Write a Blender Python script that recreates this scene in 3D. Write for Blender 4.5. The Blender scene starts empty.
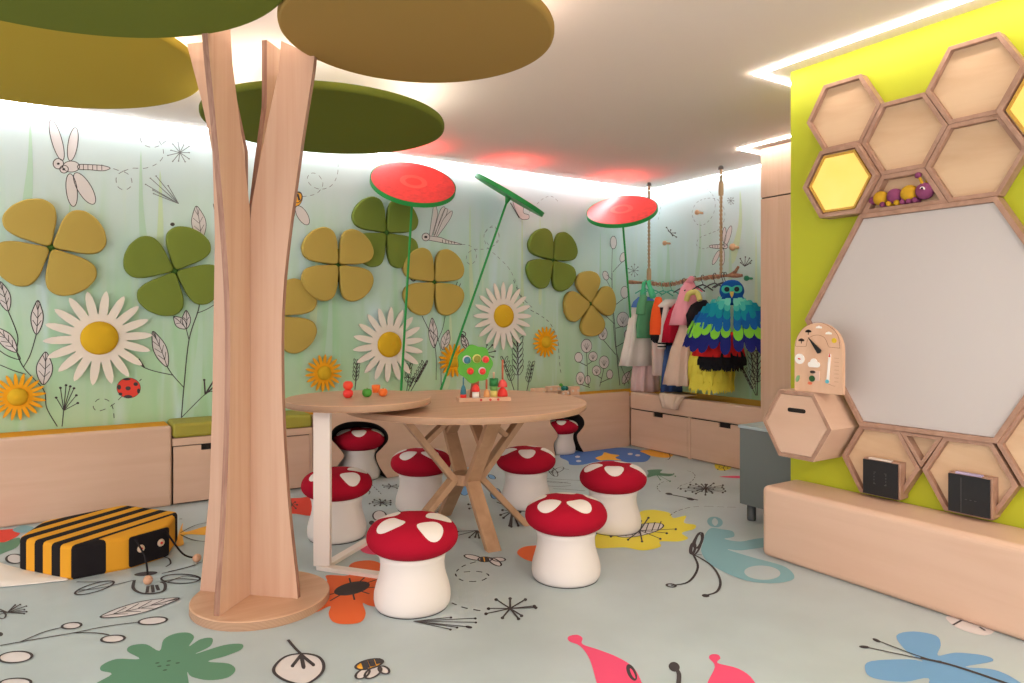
import bpy, bmesh, math, random
from math import sin, cos, pi, radians, sqrt, atan2
from mathutils import Vector, Matrix, noise
random.seed(7)
H = 1.2                      # eye height in metres; lengths below are often given in eye heights
SA, CA = sin(radians(32.9)), cos(radians(32.9))
C = bpy.context.scene.collection

# ---------------------------------------------------------------- measuring helpers
def ray(px, py):
    u = (px-512)/698; v = (320-py)/698
    return Vector((SA+CA*u, CA-SA*u, v))
def onY(px, py, Y):
    d = ray(px, py); t = Y/d.y; return Vector((d.x*t, Y, H+d.z*t))
def onX(px, py, X):
    d = ray(px, py); t = X/d.x; return Vector((X, d.y*t, H+d.z*t))
def onZ(px, py, z=0.0):
    d = ray(px, py); t = (z-H)/d.z; return Vector((d.x*t, d.y*t, z))
def CW(lat, fwd, z=0.0):     # sideways / forward in eye heights, z in metres
    return Vector(((SA*fwd+CA*lat)*H, (CA*fwd-SA*lat)*H, z))

# ---------------------------------------------------------------- materials
def lin(c):
    return tuple((x/255/12.92 if x/255 <= .04045 else ((x/255+.055)/1.055)**2.4) for x in c)+(1,)
MATS = {}
def mat(name, rgb, rough=.6, spec=.3, bump=0, bscale=200, emit=0, var=0, vscale=8, coat=0, sheen=0, trans=0):
    if name in MATS: return MATS[name]
    m = bpy.data.materials.new(name); m.use_nodes = True
    N = m.node_tree; b = N.nodes['Principled BSDF']
    b.inputs['Base Color'].default_value = lin(rgb)
    b.inputs['Roughness'].default_value = rough
    b.inputs['Specular IOR Level'].default_value = spec
    if sheen: b.inputs['Sheen Weight'].default_value = sheen
    if coat: b.inputs['Coat Weight'].default_value = coat
    if emit:
        b.inputs['Emission Color'].default_value = lin(rgb); b.inputs['Emission Strength'].default_value = emit
    tc = N.nodes.new('ShaderNodeTexCoord')
    if var:
        n = N.nodes.new('ShaderNodeTexNoise'); n.inputs['Scale'].default_value = vscale; n.inputs['Detail'].default_value = 3
        N.links.new(tc.outputs['Object'], n.inputs['Vector'])
        r = N.nodes.new('ShaderNodeValToRGB')
        a = lin([max(0, x*(1-var)) for x in rgb]); c = lin([min(255, x*(1+var)) for x in rgb])
        r.color_ramp.elements[0].position = .3; r.color_ramp.elements[1].position = .7
        r.color_ramp.elements[0].color = a; r.color_ramp.elements[1].color = c
        N.links.new(n.outputs['Fac'], r.inputs['Fac']); N.links.new(r.outputs['Color'], b.inputs['Base Color'])
    if bump:
        n = N.nodes.new('ShaderNodeTexNoise'); n.inputs['Scale'].default_value = bscale
        N.links.new(tc.outputs['Object'], n.inputs['Vector'])
        bp = N.nodes.new('ShaderNodeBump'); bp.inputs['Strength'].default_value = bump; bp.inputs['Distance'].default_value = .004
        N.links.new(n.outputs['Fac'], bp.inputs['Height']); N.links.new(bp.outputs['Normal'], b.inputs['Normal'])
    MATS[name] = m; return m
def wood(name, c1, c2, scale, rough=.45):
    m = bpy.data.materials.new(name); m.use_nodes = True
    N = m.node_tree; b = N.nodes['Principled BSDF']; b.inputs['Roughness'].default_value = rough
    b.inputs['Specular IOR Level'].default_value = .3
    tc = N.nodes.new('ShaderNodeTexCoord'); mp = N.nodes.new('ShaderNodeMapping'); mp.inputs['Scale'].default_value = scale
    n = N.nodes.new('ShaderNodeTexNoise'); n.inputs['Scale'].default_value = 1; n.inputs['Detail'].default_value = 6
    n.inputs['Distortion'].default_value = .6
    r = N.nodes.new('ShaderNodeValToRGB'); r.color_ramp.elements[0].position = .35; r.color_ramp.elements[1].position = .65
    r.color_ramp.elements[0].color = lin(c1); r.color_ramp.elements[1].color = lin(c2)
    N.links.new(tc.outputs['Object'], mp.inputs['Vector']); N.links.new(mp.outputs['Vector'], n.inputs['Vector'])
    N.links.new(n.outputs['Fac'], r.inputs['Fac']); N.links.new(r.outputs['Color'], b.inputs['Base Color'])
    return m
def edge_ply(name, axis, rough=.6):
    m = bpy.data.materials.new(name); m.use_nodes = True
    N = m.node_tree; b = N.nodes['Principled BSDF']; b.inputs['Roughness'].default_value = rough
    tc = N.nodes.new('ShaderNodeTexCoord'); w = N.nodes.new('ShaderNodeTexWave'); w.bands_direction = axis
    w.inputs['Scale'].default_value = 60; w.inputs['Distortion'].default_value = .3
    r = N.nodes.new('ShaderNodeValToRGB'); r.color_ramp.elements[0].color = lin((150, 112, 88)); r.color_ramp.elements[1].color = lin((196, 158, 128))
    N.links.new(tc.outputs['Object'], w.inputs['Vector']); N.links.new(w.outputs['Fac'], r.inputs['Fac']); N.links.new(r.outputs['Color'], b.inputs['Base Color'])
    return m
W1, W2 = (210, 172, 148), (217, 181, 158)
wood_x = wood('birch_horizontal', W1, W2, (1.1, 1.1, 10))
wood_v = wood('birch_vertical', W1, W2, (26, 26, 1.2))
wood_top = wood('birch_top', (198, 154, 124), (208, 167, 138), (2, 24, 10))
wood_hex = wood('birch_tray_back', (206, 170, 136), (216, 184, 150), (8, 2, 14))
wood_frame = wood('birch_ply_frame', (162, 124, 104), (178, 140, 120), (20, 20, 20))
wood_leg = wood('birch_leg', (176, 136, 104), (190, 150, 118), (16, 16, 4))
ply_edge = edge_ply('plywood_edge', 'Z')
fin_edge = wood('fin_edge', (142, 100, 84), (168, 126, 106), (70, 70, .8))
ink = mat('ink', (70, 64, 66), .8)
gap = mat('shadow_gap', (38, 32, 30), .9)
cream = mat('printed_cream', (218, 210, 210), .7)
white = mat('white_lacquer', (238, 232, 226), .4)
red_fab = mat('red_felt', (166, 20, 44), .9, .1, bump=.3, bscale=400, sheen=.0)
spot_fab = mat('white_felt', (230, 220, 216), .9, .1)
stem_fab = mat('white_stool', (224, 214, 210), .8, .15)
dark_fab = mat('charcoal', (58, 56, 56), .9, .1)
led = mat('led_white', (255, 250, 242), emit=24)
led_cool = mat('led_cool', (240, 250, 255), emit=21)
led_ring = mat('led_ring', (255, 247, 235), emit=22)

# ---------------------------------------------------------------- mesh builder
class MB:
    def __init__(s): s.v = []; s.f = []; s.m = []; s.sm = []
    def add(s, vs, fs, mi=0, smooth=False):
        o = len(s.v); s.v += [tuple(v) for v in vs]
        for f in fs: s.f.append([i+o for i in f]); s.m.append(mi); s.sm.append(smooth)
        return s
    def box(s, x0, y0, z0, x1, y1, z1, mi=0, M=None):
        x0, x1 = sorted((x0, x1)); y0, y1 = sorted((y0, y1)); z0, z1 = sorted((z0, z1))
        vs = [Vector(p) for p in ((x0,y0,z0),(x1,y0,z0),(x1,y1,z0),(x0,y1,z0),(x0,y0,z1),(x1,y0,z1),(x1,y1,z1),(x0,y1,z1))]
        if M: vs = [M @ v for v in vs]
        return s.add(vs, [(3,2,1,0),(4,5,6,7),(0,1,5,4),(1,2,6,5),(2,3,7,6),(3,0,4,7)], mi)
    def prism(s, pts, off, mi=0, side=None, smooth=False, cap_mi=None):
        n = len(pts); off = Vector(off); pts = [Vector(p) for p in pts]
        s.add(pts, [list(range(n))[::-1]], mi); s.add([p+off for p in pts], [list(range(n))], mi if cap_mi is None else cap_mi)
        s.add(pts+[p+off for p in pts], [(i, (i+1) % n, (i+1) % n+n, i+n) for i in range(n)], mi if side is None else side, smooth)
        return s
    def tube(s, path, r, mi=0, n=10, smooth=True, caps=True):
        path = [Vector(p) for p in path]; rs = r if isinstance(r, (list, tuple)) else [r]*len(path)
        up = None; rings = []
        for i, p in enumerate(path):
            d = (path[min(i+1, len(path)-1)]-path[max(i-1, 0)]).normalized()
            if up is None: up = d.orthogonal().normalized()
            up = (up-d*up.dot(d)).normalized(); w = d.cross(up)
            rings.append([p+(up*cos(2*pi*k/n)+w*sin(2*pi*k/n))*rs[i] for k in range(n)])
        vs = [v for rg in rings for v in rg]; fs = []
        for i in range(len(path)-1):
            for k in range(n): fs.append((i*n+k, i*n+(k+1) % n, (i+1)*n+(k+1) % n, (i+1)*n+k))
        s.add(vs, fs, mi, smooth)
        if caps:
            s.add(rings[0], [list(range(n))[::-1]], mi); s.add(rings[-1], [list(range(n))], mi)
        return s
    def lathe(s, prof, c=(0, 0, 0), mi=0, n=40, smooth=True, M=None):
        c = Vector(c); vs = []; fs = []; m = len(prof)
        for (r, z) in prof:
            for k in range(n):
                v = Vector((r*cos(2*pi*k/n), r*sin(2*pi*k/n), z))
                vs.append((M @ v if M else v)+c)
        for i in range(m-1):
            for k in range(n): fs.append((i*n+k, i*n+(k+1) % n, (i+1)*n+(k+1) % n, (i+1)*n+k))
        return s.add(vs, fs, mi, smooth)
    def ball(s, c, r, mi=0, n=20, sc=(1, 1, 1), M=None):
        q = [(max(r*sin(pi*i/12), 1e-4), -r*cos(pi*i/12)) for i in range(13)]
        S = Matrix.Diagonal((sc[0], sc[1], sc[2])); MM = (M @ S) if M else S
        return s.lathe(q, c, mi, n, True, MM)
    def pillow(s, pts, nrm, th, rd, mi=0, steps=4):
        # padded plate with a rounded rim; pts lie in the back plane
        n = len(pts); pts = [Vector(p) for p in pts]; nrm = Vector(nrm); cen = sum(pts, Vector())/n
        R = sum((p-cen).length for p in pts)/n; rings = [pts, [p+nrm*(th-rd) for p in pts]]
        for i in range(1, steps+1):
            a = pi/2*i/steps
            rings.append([cen+(p-cen)*(1-rd*(1-cos(a))/R)+nrm*(th-rd+rd*sin(a)) for p in pts])
        rings.append([cen+(p-cen)*.5+nrm*(th+rd*.15) for p in pts])
        vs = [v for r in rings for v in r]; fs = [list(range(n))[::-1]]
        for i in range(len(rings)-1):
            for k in range(n): fs.append((i*n+k, i*n+(k+1) % n, (i+1)*n+(k+1) % n, (i+1)*n+k))
        s.add(vs, fs, mi, True); s.add([cen+nrm*(th+rd*.2)]+rings[-1], [(0, k+1, (k+1) % n+1) for k in range(n)], mi, True)
        return s
    def build(s, name, mats, parent=None, bevel=0, origin=None, seg=2, weld=False):
        me = bpy.data.meshes.new(name); o0 = Vector(origin) if origin is not None else Vector()
        me.from_pydata([tuple(Vector(v)-o0) for v in s.v], [], s.f); 
        ms = mats if isinstance(mats, (list, tuple)) else [mats]
        for m in ms: me.materials.append(m)
        for p, mi, sm in zip(me.polygons, s.m, s.sm): p.material_index = mi; p.use_smooth = sm
        bm = bmesh.new(); bm.from_mesh(me)
        if weld: bmesh.ops.remove_doubles(bm, verts=bm.verts, dist=1e-5)
        bmesh.ops.recalc_face_normals(bm, faces=bm.faces); bm.to_mesh(me); bm.free()
        o = bpy.data.objects.new(name, me); C.objects.link(o); o.location = o0
        if parent:
            o.parent = parent; o.location = o0
        if bevel:
            b = o.modifiers.new('Bevel', 'BEVEL'); b.width = bevel; b.segments = seg; b.limit_method = 'ANGLE'; b.angle_limit = radians(35)
        return o
def tag(o, label=None, cat=None, group=None, kind=None):
    if label: o['label'] = label
    if cat: o['category'] = cat
    if group: o['group'] = group
    if kind: o['kind'] = kind
    return o
def thing(name, label, cat, loc=(0, 0, 0), rz=0, group=None):
    o = bpy.data.objects.new(name, None); C.objects.link(o); o.location = loc; o.rotation_euler = (0, 0, rz)
    o.empty_display_size = .1
    return tag(o, label, cat, group)
def dup(root, label=None, loc=None, rz=None, scale=None):
    def cp(o, parent):
        c = o.copy(); C.objects.link(c)
        if parent: c.parent = parent
        for ch in o.children: cp(ch, c)
        return c
    kids = list(root.children); r = root.copy(); C.objects.link(r)
    for k in kids: cp(k, r)
    if label: r['label'] = label
    if loc is not None: r.location = loc
    if rz is not None: r.rotation_euler = (0, 0, rz)
    if scale: r.scale = (scale,)*3
    return r
def struct(name, mb, mats, bevel=0):
    return tag(mb.build(name, mats, bevel=bevel), kind='structure')

def smooth_pts(p, closed=False, k=6):
    p = [Vector(q) for q in p]; n = len(p); out = []
    if n < 3: return p
    for i in range(n if closed else n-1):
        a = p[(i-1) % n] if closed or i else p[0]; b = p[i]; c = p[(i+1) % n]
        d = p[(i+2) % n] if closed or i+2 < n else p[-1]
        for j in range(k):
            t = j/k
            out.append(.5*((2*b)+(c-a)*t+(2*a-5*b+4*c-d)*t*t+(3*b-a-3*c+d)*t**3))
    if not closed: out.append(p[-1])
    return out

# ---------------------------------------------------------------- printed drawings on a surface
class Deco:
    """pictures printed on a wall or floor: they become faces of that wall's or floor's own mesh"""
    def __init__(s, mb, proj, nrm, w):
        s.mb = mb; s.proj = proj; s.n = Vector(nrm); s.w = w; s.o = (0, 0, 1); s.lay = 0
    def crop(s, x, y, k): s.o = (x, y, k); return s
    def P(s, q): return s.proj(s.o[0]+q[0]/s.o[2], s.o[1]+q[1]/s.o[2])
    def lift(s):
        s.lay = (s.lay+1) % 40; return s.lay*.00002
    def fill(s, pts, mi, k=6, raw=False):
        q = smooth_pts([s.P(p) for p in pts], True, k) if not raw else [s.P(p) for p in pts]
        e = s.n*(.0010+s.lift()); n = len(q)
        s.mb.add([p+e for p in q], [list(range(n))], mi)
    def ell(s, cx, cy, a, b, rot, mi=None, line=None, w=1):
        pts = []
        for i in range(14):
            t = 2*pi*i/14; x = a*cos(t); y = b*sin(t)
            pts.append((cx+x*cos(rot)-y*sin(rot), cy+x*sin(rot)+y*cos(rot)))
        if mi is not None: s.fill(pts, mi, 3)
        if line is not None: s.line(pts, line, True, w)
    def ribbon(s, q, w, mi, closed=False):
        e = s.n*(.0022+s.lift()); n = len(q); vs = []
        for i in range(n):
            a = q[(i-1) % n] if closed else q[max(i-1, 0)]; b = q[(i+1) % n] if closed else q[min(i+1, n-1)]
            d = (b-a); 
            if d.length < 1e-7: d = Vector((1, 0, 0))
            t = d.normalized().cross(s.n)*w/2
            vs += [q[i]+t+e, q[i]-t+e]
        fs = [(2*i, 2*i+1, (2*i+3) % (2*n), (2*i+2) % (2*n)) for i in range(n if closed else n-1)]
        s.mb.add(vs, fs, mi)
    def line(s, pts, mi=1, closed=False, w=1, k=6):
        s.ribbon(smooth_pts([s.P(p) for p in pts], closed, k), s.w*w, mi, closed)
    def dash(s, pts, mi=1, w=.8, L=.03, G=.025):
        q = smooth_pts([s.P(p) for p in pts], False, 14); acc = 0; cur = [q[0]]; on = True
        for a, b in zip(q, q[1:]):
            acc += (b-a).length
            if on: cur.append(b)
            if acc > (L if on else G):
                if on and len(cur) > 1: s.ribbon(cur, s.w*w, mi)
                on = not on; acc = 0; cur = [b]
    def dot(s, cx, cy, r, mi=1): s.ell(cx, cy, r, r*.8, 0, mi)
    def burst(s, cx, cy, ends, mi=1, w=1, d=6):
        for (x, y) in ends:
            s.line([(cx, cy), (x, y)], mi, False, w); s.dot(x, y, d, mi)
    def star(s, cx, cy, a, b, n, mi=1, w=1, d=6, ph=0):
        s.burst(cx, cy, [(cx+a*(1+.15*((i*7) % 3-1))*cos(2*pi*i/n+ph), cy+b*(1+.15*((i*5) % 3-1))*sin(2*pi*i/n+ph)) for i in range(n)], mi, w, d)
    def leaf(s, x0, y0, x1, y1, wd, mi=4, veins=4, w=1):
        dx, dy = x1-x0, y1-y0; L = sqrt(dx*dx+dy*dy); nx, ny = -dy/L*wd, dx/L*wd
        A = lambda t, q: (x0+dx*t+nx*q, y0+dy*t+ny*q)
        out = [A(0, 0), A(.25, .8), A(.55, 1), A(.85, .5), A(1, 0), A(.85, -.5), A(.55, -1), A(.25, -.8)]
        s.fill(out, mi); s.line(out, 1, True, w); s.line([A(0, 0), A(.5, .12), A(1, 0)], 1, False, w*.8)
        for i in range(1, veins+1):
            t = i/(veins+1.2)
            s.line([A(t, .05), A(min(t+.18, .97), .75*sin(pi*min(t+.15, 1)))], 1, False, w*.7)
            s.line([A(t, .05), A(min(t+.18, .97), -.75*sin(pi*min(t+.15, 1)))], 1, False, w*.7)

YB, XS = 4.40*H, 4.25*H                # mural walls
BF, SF = 4.145*H, 3.795*H              # bench fronts
XG = 2.745*H; YG = 1.946*H             # green wall block
CZ = H+1.11*H                          # ceiling
TB = H-.57*H                           # bench top
XL, YN = -3.2, -3.0                    # unseen side and rear of the room

# ================================================================ FLOOR with printed vinyl pictures
fl = MB(); fl.box(XL-.1, YN-.1, -.1, XS+.1, YB+.1, 0)
orange = mat('print_orange', (236, 108, 56), .6); yellow = mat('print_yellow', (232, 214, 66), .6)
green_p = mat('print_green', (92, 138, 112), .6); teal_p = mat('print_teal', (128, 172, 182), .6)
pink_p = mat('print_pink', (238, 80, 122), .6); blue_p = mat('print_blue', (112, 160, 206), .6)
dblue_p = mat('print_deep_blue', (76, 118, 190), .6); amber_p = mat('print_amber', (246, 176, 60), .6)
red_p = mat('print_red', (226, 66, 52), .6); dkgreen_p = mat('print_dark_green', (60, 92, 70), .6)
F = Deco(fl, lambda x, y: onZ(x, y, 0), (0, 0, 1), .0068)
FM = ['floor', ink, orange, yellow, cream, green_p, teal_p, pink_p, blue_p, dblue_p, amber_p, red_p, dkgreen_p]
# green flower, bottom left
F.crop(0, 580, 3.94)
F.fill([(440,372),(398,358),(402,336),(460,312),(550,312),(502,282),(515,260),(575,254),(628,280),(645,235),(690,212),(740,208),(765,226),(745,262),(790,234),(836,230),(828,262),(770,292),(880,258),(952,253),(950,275),(890,300),(820,322),(900,330),(928,355),(895,386),(820,396),(755,382),(738,365),(742,430),(690,500),(600,520),(480,480),(380,450),(370,415)], 5, 4)
for p in ((620,328),(665,320),(700,328),(662,337),(628,341),(650,356)): F.ell(p[0], p[1], 9, 3, -.15, 12)
F.line([(-40,268),(80,246),(290,210),(410,186),(545,168)]); F.line([(80,246),(170,208),(240,190)]); F.line([(290,210),(370,210),(430,218)])
for e in ((282,182,38,12,-.1),(602,163,56,14,-.1),(445,234,46,14,-.08),(60,306,66,22,-.08)): F.ell(*e, mi=4, line=1, w=1.3)
F.ell(60, 408, 62, 18, -.05, 4, 1, 1.2); F.dot(2, 215, 10); F.ell(5, 140, 18, 14, .3, None, 1, 1)
F.leaf(395, 148, 706, 74, 22, 4, 5)
F.burst(30, 130, [(60,100),(80,98),(104,104),(96,118),(105,126),(95,134),(-10,125),(-20,110),(-15,140)], 1, 1, 4)
# insect and leaf drawings by the pouf's head
F.crop(0, 490, 4.763)
F.ell(450, 468, 96, 20, -.28, None, 1, 1.4); F.line([(370,490),(460,462),(540,440)]); F.line([(540,435),(450,440),(365,440)]); F.line([(370,480),(470,470),(640,432)])
F.ell(860, 425, 92, 22, .0, None, 1, 1.4); F.line([(780,436),(860,425),(950,432)]); F.line([(800,440),(880,412),(945,420)])
F.line([(640,432),(635,470),(670,493),(730,495),(780,482),(786,450),(765,440)], 1, False, 2); F.line([(700,492),(705,460)], 1, False, 2); F.line([(730,490),(725,455)], 1, False, 2); F.line([(755,480),(745,455)], 1, False, 2)
F.ell(695, 400, 56, 10, -.1, 1); F.line([(790,368),(812,352),(805,330),(780,320)], 1, False, 1.2); F.line([(800,392),(900,368),(960,345)]); F.line([(770,400),(860,380),(930,360)])
F.fill([(850,210),(870,160),(880,200),(1000,170),(1060,190),(1000,215),(880,215),(875,260),(840,265)], 10); F.line([(860,205),(930,170),(1000,155)]); F.line([(860,215),(920,240),(1000,250)]); F.line([(855,140),(868,140)], 1, False, 1.5)
F.fill([(-40,200),(20,190),(85,188),(90,215),(20,250),(-40,250)], 11); F.fill([(-60,255),(20,250),(60,235),(95,230),(85,270),(20,300),(-60,330)], 5); F.ell(70, 330, 40, 22, 0, 4, 1, 1.5)
F.fill([(60,190),(110,170),(160,180),(140,200),(90,205)], 6)
# orange flower by the tree, spots and small drawings
F.crop(260, 540, 3.938)
F.fill([(120,302),(200,230),(262,170),(262,140),(350,140),(350,104),(380,86),(440,82),(478,96),(480,120),(460,140),(560,150),(600,200),(560,270),(440,262),(405,250),(416,290),(396,325),(330,333),(285,322),(270,290),(276,262),(210,290)], 2, 4)
F.ell(362, 192, 72, 24, -.22, 1); F.ell(330, 205, 12, 4, -.5, 2); F.ell(385, 182, 9, 3, .3, 2); F.ell(360, 190, 7, 3, -.8, 2)
F.burst(362, 192, [(275,242),(250,224),(372,238),(430,214),(464,188),(470,154),(412,150),(352,152)], 1, 1.1, 6)
F.fill([(395,40),(430,0),(450,-20),(480,0),(480,50),(440,58)], 7, 3)
F.ell(850, 80, 0.1, .1, 0); F.line([(110,395),(135,425),(165,455)], 1, False, 1.6); F.fill([(165,450),(225,460),(250,490),(240,530),(180,570),(110,560),(60,530),(58,500),(100,462)], 4); F.line([(165,450),(225,460),(250,490),(240,530),(180,570),(110,560),(60,530),(58,500),(100,462)], 1, True, 1.6)
F.burst(162, 455, [(128,498),(172,504),(210,494)], 1, 2, 7)
F.ell(430, 492, 55, 18, -.22, 10, 1, 1.3); F.line([(410,480),(420,508)], 1, False, 3.5); F.line([(436,474),(446,500)], 1, False, 3); F.line([(462,470),(470,490)], 1, False, 3)
F.ell(404, 530, 30, 16, -.5, 4, 1, 1.2); F.ell(445, 525, 36, 18, -.5, 4, 1, 1.2); F.ell(488, 515, 22, 14, .4, 4, 1, 1.2)
F.burst(605, 322, [(752,306),(848,310),(850,326),(830,345),(776,346),(750,354)], 1, .9, 5); F.ell(822, 344, 14, 5, .2, 1)
F.burst(985, 272, [(890,292),(930,236),(955,308),(985,232),(1018,312),(1045,236),(1086,268),(1080,262),(1030,300),(900,272)], 1, 1.3, 7)
F.dash([(755,250),(800,268),(850,278),(885,284)], 1, 1)
F.dash([(850,88),(800,105),(770,135),(800,162),(870,162),(900,140),(860,126),(800,128)], 1, 1)
F.ell(885, 78, 26, 10, 0, 10, 1, 1.2); F.line([(872,70),(876,88)], 1, False, 2.5); F.line([(890,68),(894,88)], 1, False, 2.5)
F.ell(838, 70, 34, 9, .2, 4, 1, 1.2); F.ell(925, 88, 28, 11, .5, 4, 1, 1.2); F.ell(940, 78, 26, 8, .05, 4, 1, 1.2)
F.crop(0, 0, 1)
F.fill([(517,553),(524,547),(540,546),(548,552),(540,562),(526,560)], 2, 4)
F.fill([(300,498),(315,496),(330,500),(328,513),(310,516),(296,514),(270,512),(272,500)], 11, 4); F.star(292, 505, 6, 4, 7, 1, .8, 1)
# below the tables
F.crop(360, 440, 5.12)
F.star(110, 322, 55, 17, 11, 1, 1, 5); F.star(160, 238, 48, 11, 7, 1, .9, 4); F.ell(100, 390, 34, 26, 0, 4, 1, 1.3); F.dot(60, 425, 14); F.dash([(60,230),(90,260),(110,280)], 1)
F.line([(20,250),(50,265),(45,280)]); 
F.ell(535, 262, 24, 24, .4, 8, 1, 1); F.ell(694, 276, 24, 28, .4, 8, 1, 1); F.ell(675, 190, 20, 10, .4, 8, 1, 1)
F.burst(600, 345, [(555,330),(570,312),(560,352),(600,320),(640,352)], 1, 1.2, 6); F.burst(600, 465, [(495,492),(560,500),(590,498),(610,502),(625,490),(500,470)], 1, 1.2, 6)
F.line([(700,320),(750,340),(780,360)], 1, False, 1.6); F.burst(780, 365, [(730,360),(735,400),(765,440),(775,445),(810,440),(720,385),(820,370),(760,330)], 1, 1.6, 7)
F.star(980, 165, 38, 16, 5, 1, 1, 4); F.line([(950,210),(1000,215),(1080,225)]); F.line([(950,235),(1010,240),(1080,235)]); F.line([(230,360),(280,372),(330,366)])
# yellow flower, right of the stools
F.crop(540, 430, 4.655)
F.fill([(255,500),(300,470),(420,470),(468,440),(462,385),(520,372),(600,385),(620,410),(680,400),(670,432),(722,442),(718,462),(660,480),(690,505),(640,520),(560,520),(560,545),(480,562),(400,548),(330,550),(260,548)], 3, 4)
F.ell(465, 468, 112, 26, -.2, 4, 1, 1.2)
for a in (400, 430, 460, 490, 520, 548): F.line([(a, 496-(a-400)*.2), (a+16, 445-(a-400)*.12)], 1, False, .9)
F.burst(465, 470, [(330,497),(410,512),(475,520),(560,508),(590,482),(632,463),(505,410),(470,425)], 1, 1.2, 6)
# blue flower with amber heart, orange petal, green sprig at the back
F.fill([(92,125),(120,102),(175,98),(215,88),(300,82),(400,84),(460,92),(500,102),(515,122),(490,148),(420,150),(350,158),(260,150),(200,162),(140,162),(130,145)], 9, 4)
F.fill([(258,130),(290,118),(300,104),(330,112),(370,118),(350,130),(380,142),(310,140),(280,142)], 10, 3)
for p in ((175,125),(180,145),(455,118),(420,112)): F.ell(p[0], p[1], 12, 5, 0, 4)
F.fill([(466,98),(520,92),(600,104),(622,116),(590,130),(520,122),(490,110)], 10, 4); F.line([(598,108),(606,125),(598,138),(582,140)], 1, False, 1)
F.fill([(505,200),(500,188),(540,184),(570,186),(560,200),(620,206),(600,216),(540,212),(500,222)], 5, 4); F.burst(540, 205, [(560,232),(605,240),(622,205),(630,216),(480,214)], 5, 1, 4)
F.dash([(560,290),(545,268),(570,245),(620,235)], 1, .7, .04, .02); F.dash([(640,275),(660,258),(700,245),(722,215),(700,195),(660,188)], 1, .7, .04, .02); F.dash([(605,400),(650,375),(740,358),(930,362)], 1, .7, .04, .02)
F.line([(585,298),(640,308),(690,318),(735,328)], 1, False, 2.6); F.ell(600, 298, 16, 5, .1, 1); F.ell(700, 322, 18, 6, .2, 1)
F.star(770, 275, 100, 24, 16, 1, 1, 5); F.star(770, 272, 45, 18, 11, 1, 1.2, 4, .3)
F.fill([(815,160),(850,158),(850,168),(890,168),(885,182),(850,190),(820,182)], 3, 4); F.star(852, 178, 26, 10, 5, 1, .8, 3)
F.fill([(832,218),(930,214),(980,222),(930,226)], 7, 3)
F.ell(60, 195, 30, 14, .8, None, 1, 1); F.ell(85, 188, 28, 10, -.4, None, 1, 1); F.line([(20,240),(80,248),(130,245)]); F.line([(30,228),(100,232),(215,238)]); F.line([(60,275),(120,278),(210,285)]); F.line([(100,180),(135,186)])
# teal creature and black feelers
F.crop(560, 400, 3.104)
F.ell(481, 380, 17, 14, .3, None, 6, 4)
F.fill([(445,440),(452,415),(470,398),(500,402),(535,408),(540,425),(510,432),(560,440),(620,430),(700,432),(700,448),(620,460),(560,468),(520,465),(600,490),(690,515),(724,540),(720,560),(660,570),(580,562),(510,535),(460,505),(438,470)], 6, 4)
F.ell(628, 537, 56, 22, .05, 0)
F.ell(430, 437, 10, 26, .35, None, 1, 2.2); F.ell(424, 450, 12, 34, .35, None, 1, 1.6); F.ell(412, 462, 7, 18, .2, None, 1, 2)
F.line([(412,478),(428,520),(400,565),(345,577)], 1, False, 1.7); F.line([(414,480),(470,515),(497,560),(488,595),(452,608)], 1, False, 1.7); F.ell(345, 577, 14, 5, .1, None, 1, 1.6); F.ell(452, 608, 12, 5, .1, 1); F.line([(412,480),(440,482)], 1, False, 1)
# pink tulips bottom, blue flower bottom right
F.crop(540, 480, 2.116)
F.fill([(62,342),(60,332),(78,328),(90,335),(90,348),(125,360),(165,376),(200,400),(222,450),(225,500),(180,530),(140,500),(120,430),(105,380),(85,352)], 7, 4)
F.ell(194, 408, 9, 19, -.45, 1); F.ell(196, 410, 3, 12, -.45, 7)
F.fill([(358,378),(362,370),(376,370),(382,378),(376,388),(420,400),(452,425),(470,480),(420,520),(365,500),(352,440),(370,396)], 7, 4)
F.ell(284, 396, 12, 10, .4, 1); F.line([(285,398),(294,412),(292,440)], 1, False, 2.2)
F.fill([(754,330),(790,321),(838,330),(848,350),(842,372),(880,366),(940,372),(958,384),(900,396),(960,402),(1010,425),(1060,470),(960,500),(830,450),(822,420),(770,428),(706,420),(688,402),(700,384),(780,380),(810,384),(775,362)], 8, 4)
F.line([(686,354),(800,378),(850,385)], 1, False, 1); F.line([(712,340),(790,370),(850,388)], 1, False, 1); F.ell(686, 354, 11, 3, .1, 1); F.ell(712, 340, 9, 3, .4, 1)
F.line([(805,378),(860,390),(930,412),(1010,440)], 1, False, 2.4)
F.fill([(862,288),(960,312),(940,330),(880,312)], 4, 3); F.line([(874,308),(892,298)], 1, False, 1.2); F.line([(930,312),(942,320)], 1, False, 1.2)
floor_m = mat('vinyl_floor', (180, 192, 196), .42, .35, var=.025, vscale=3)
FM[0] = floor_m
struct('floor', fl, FM)

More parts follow.
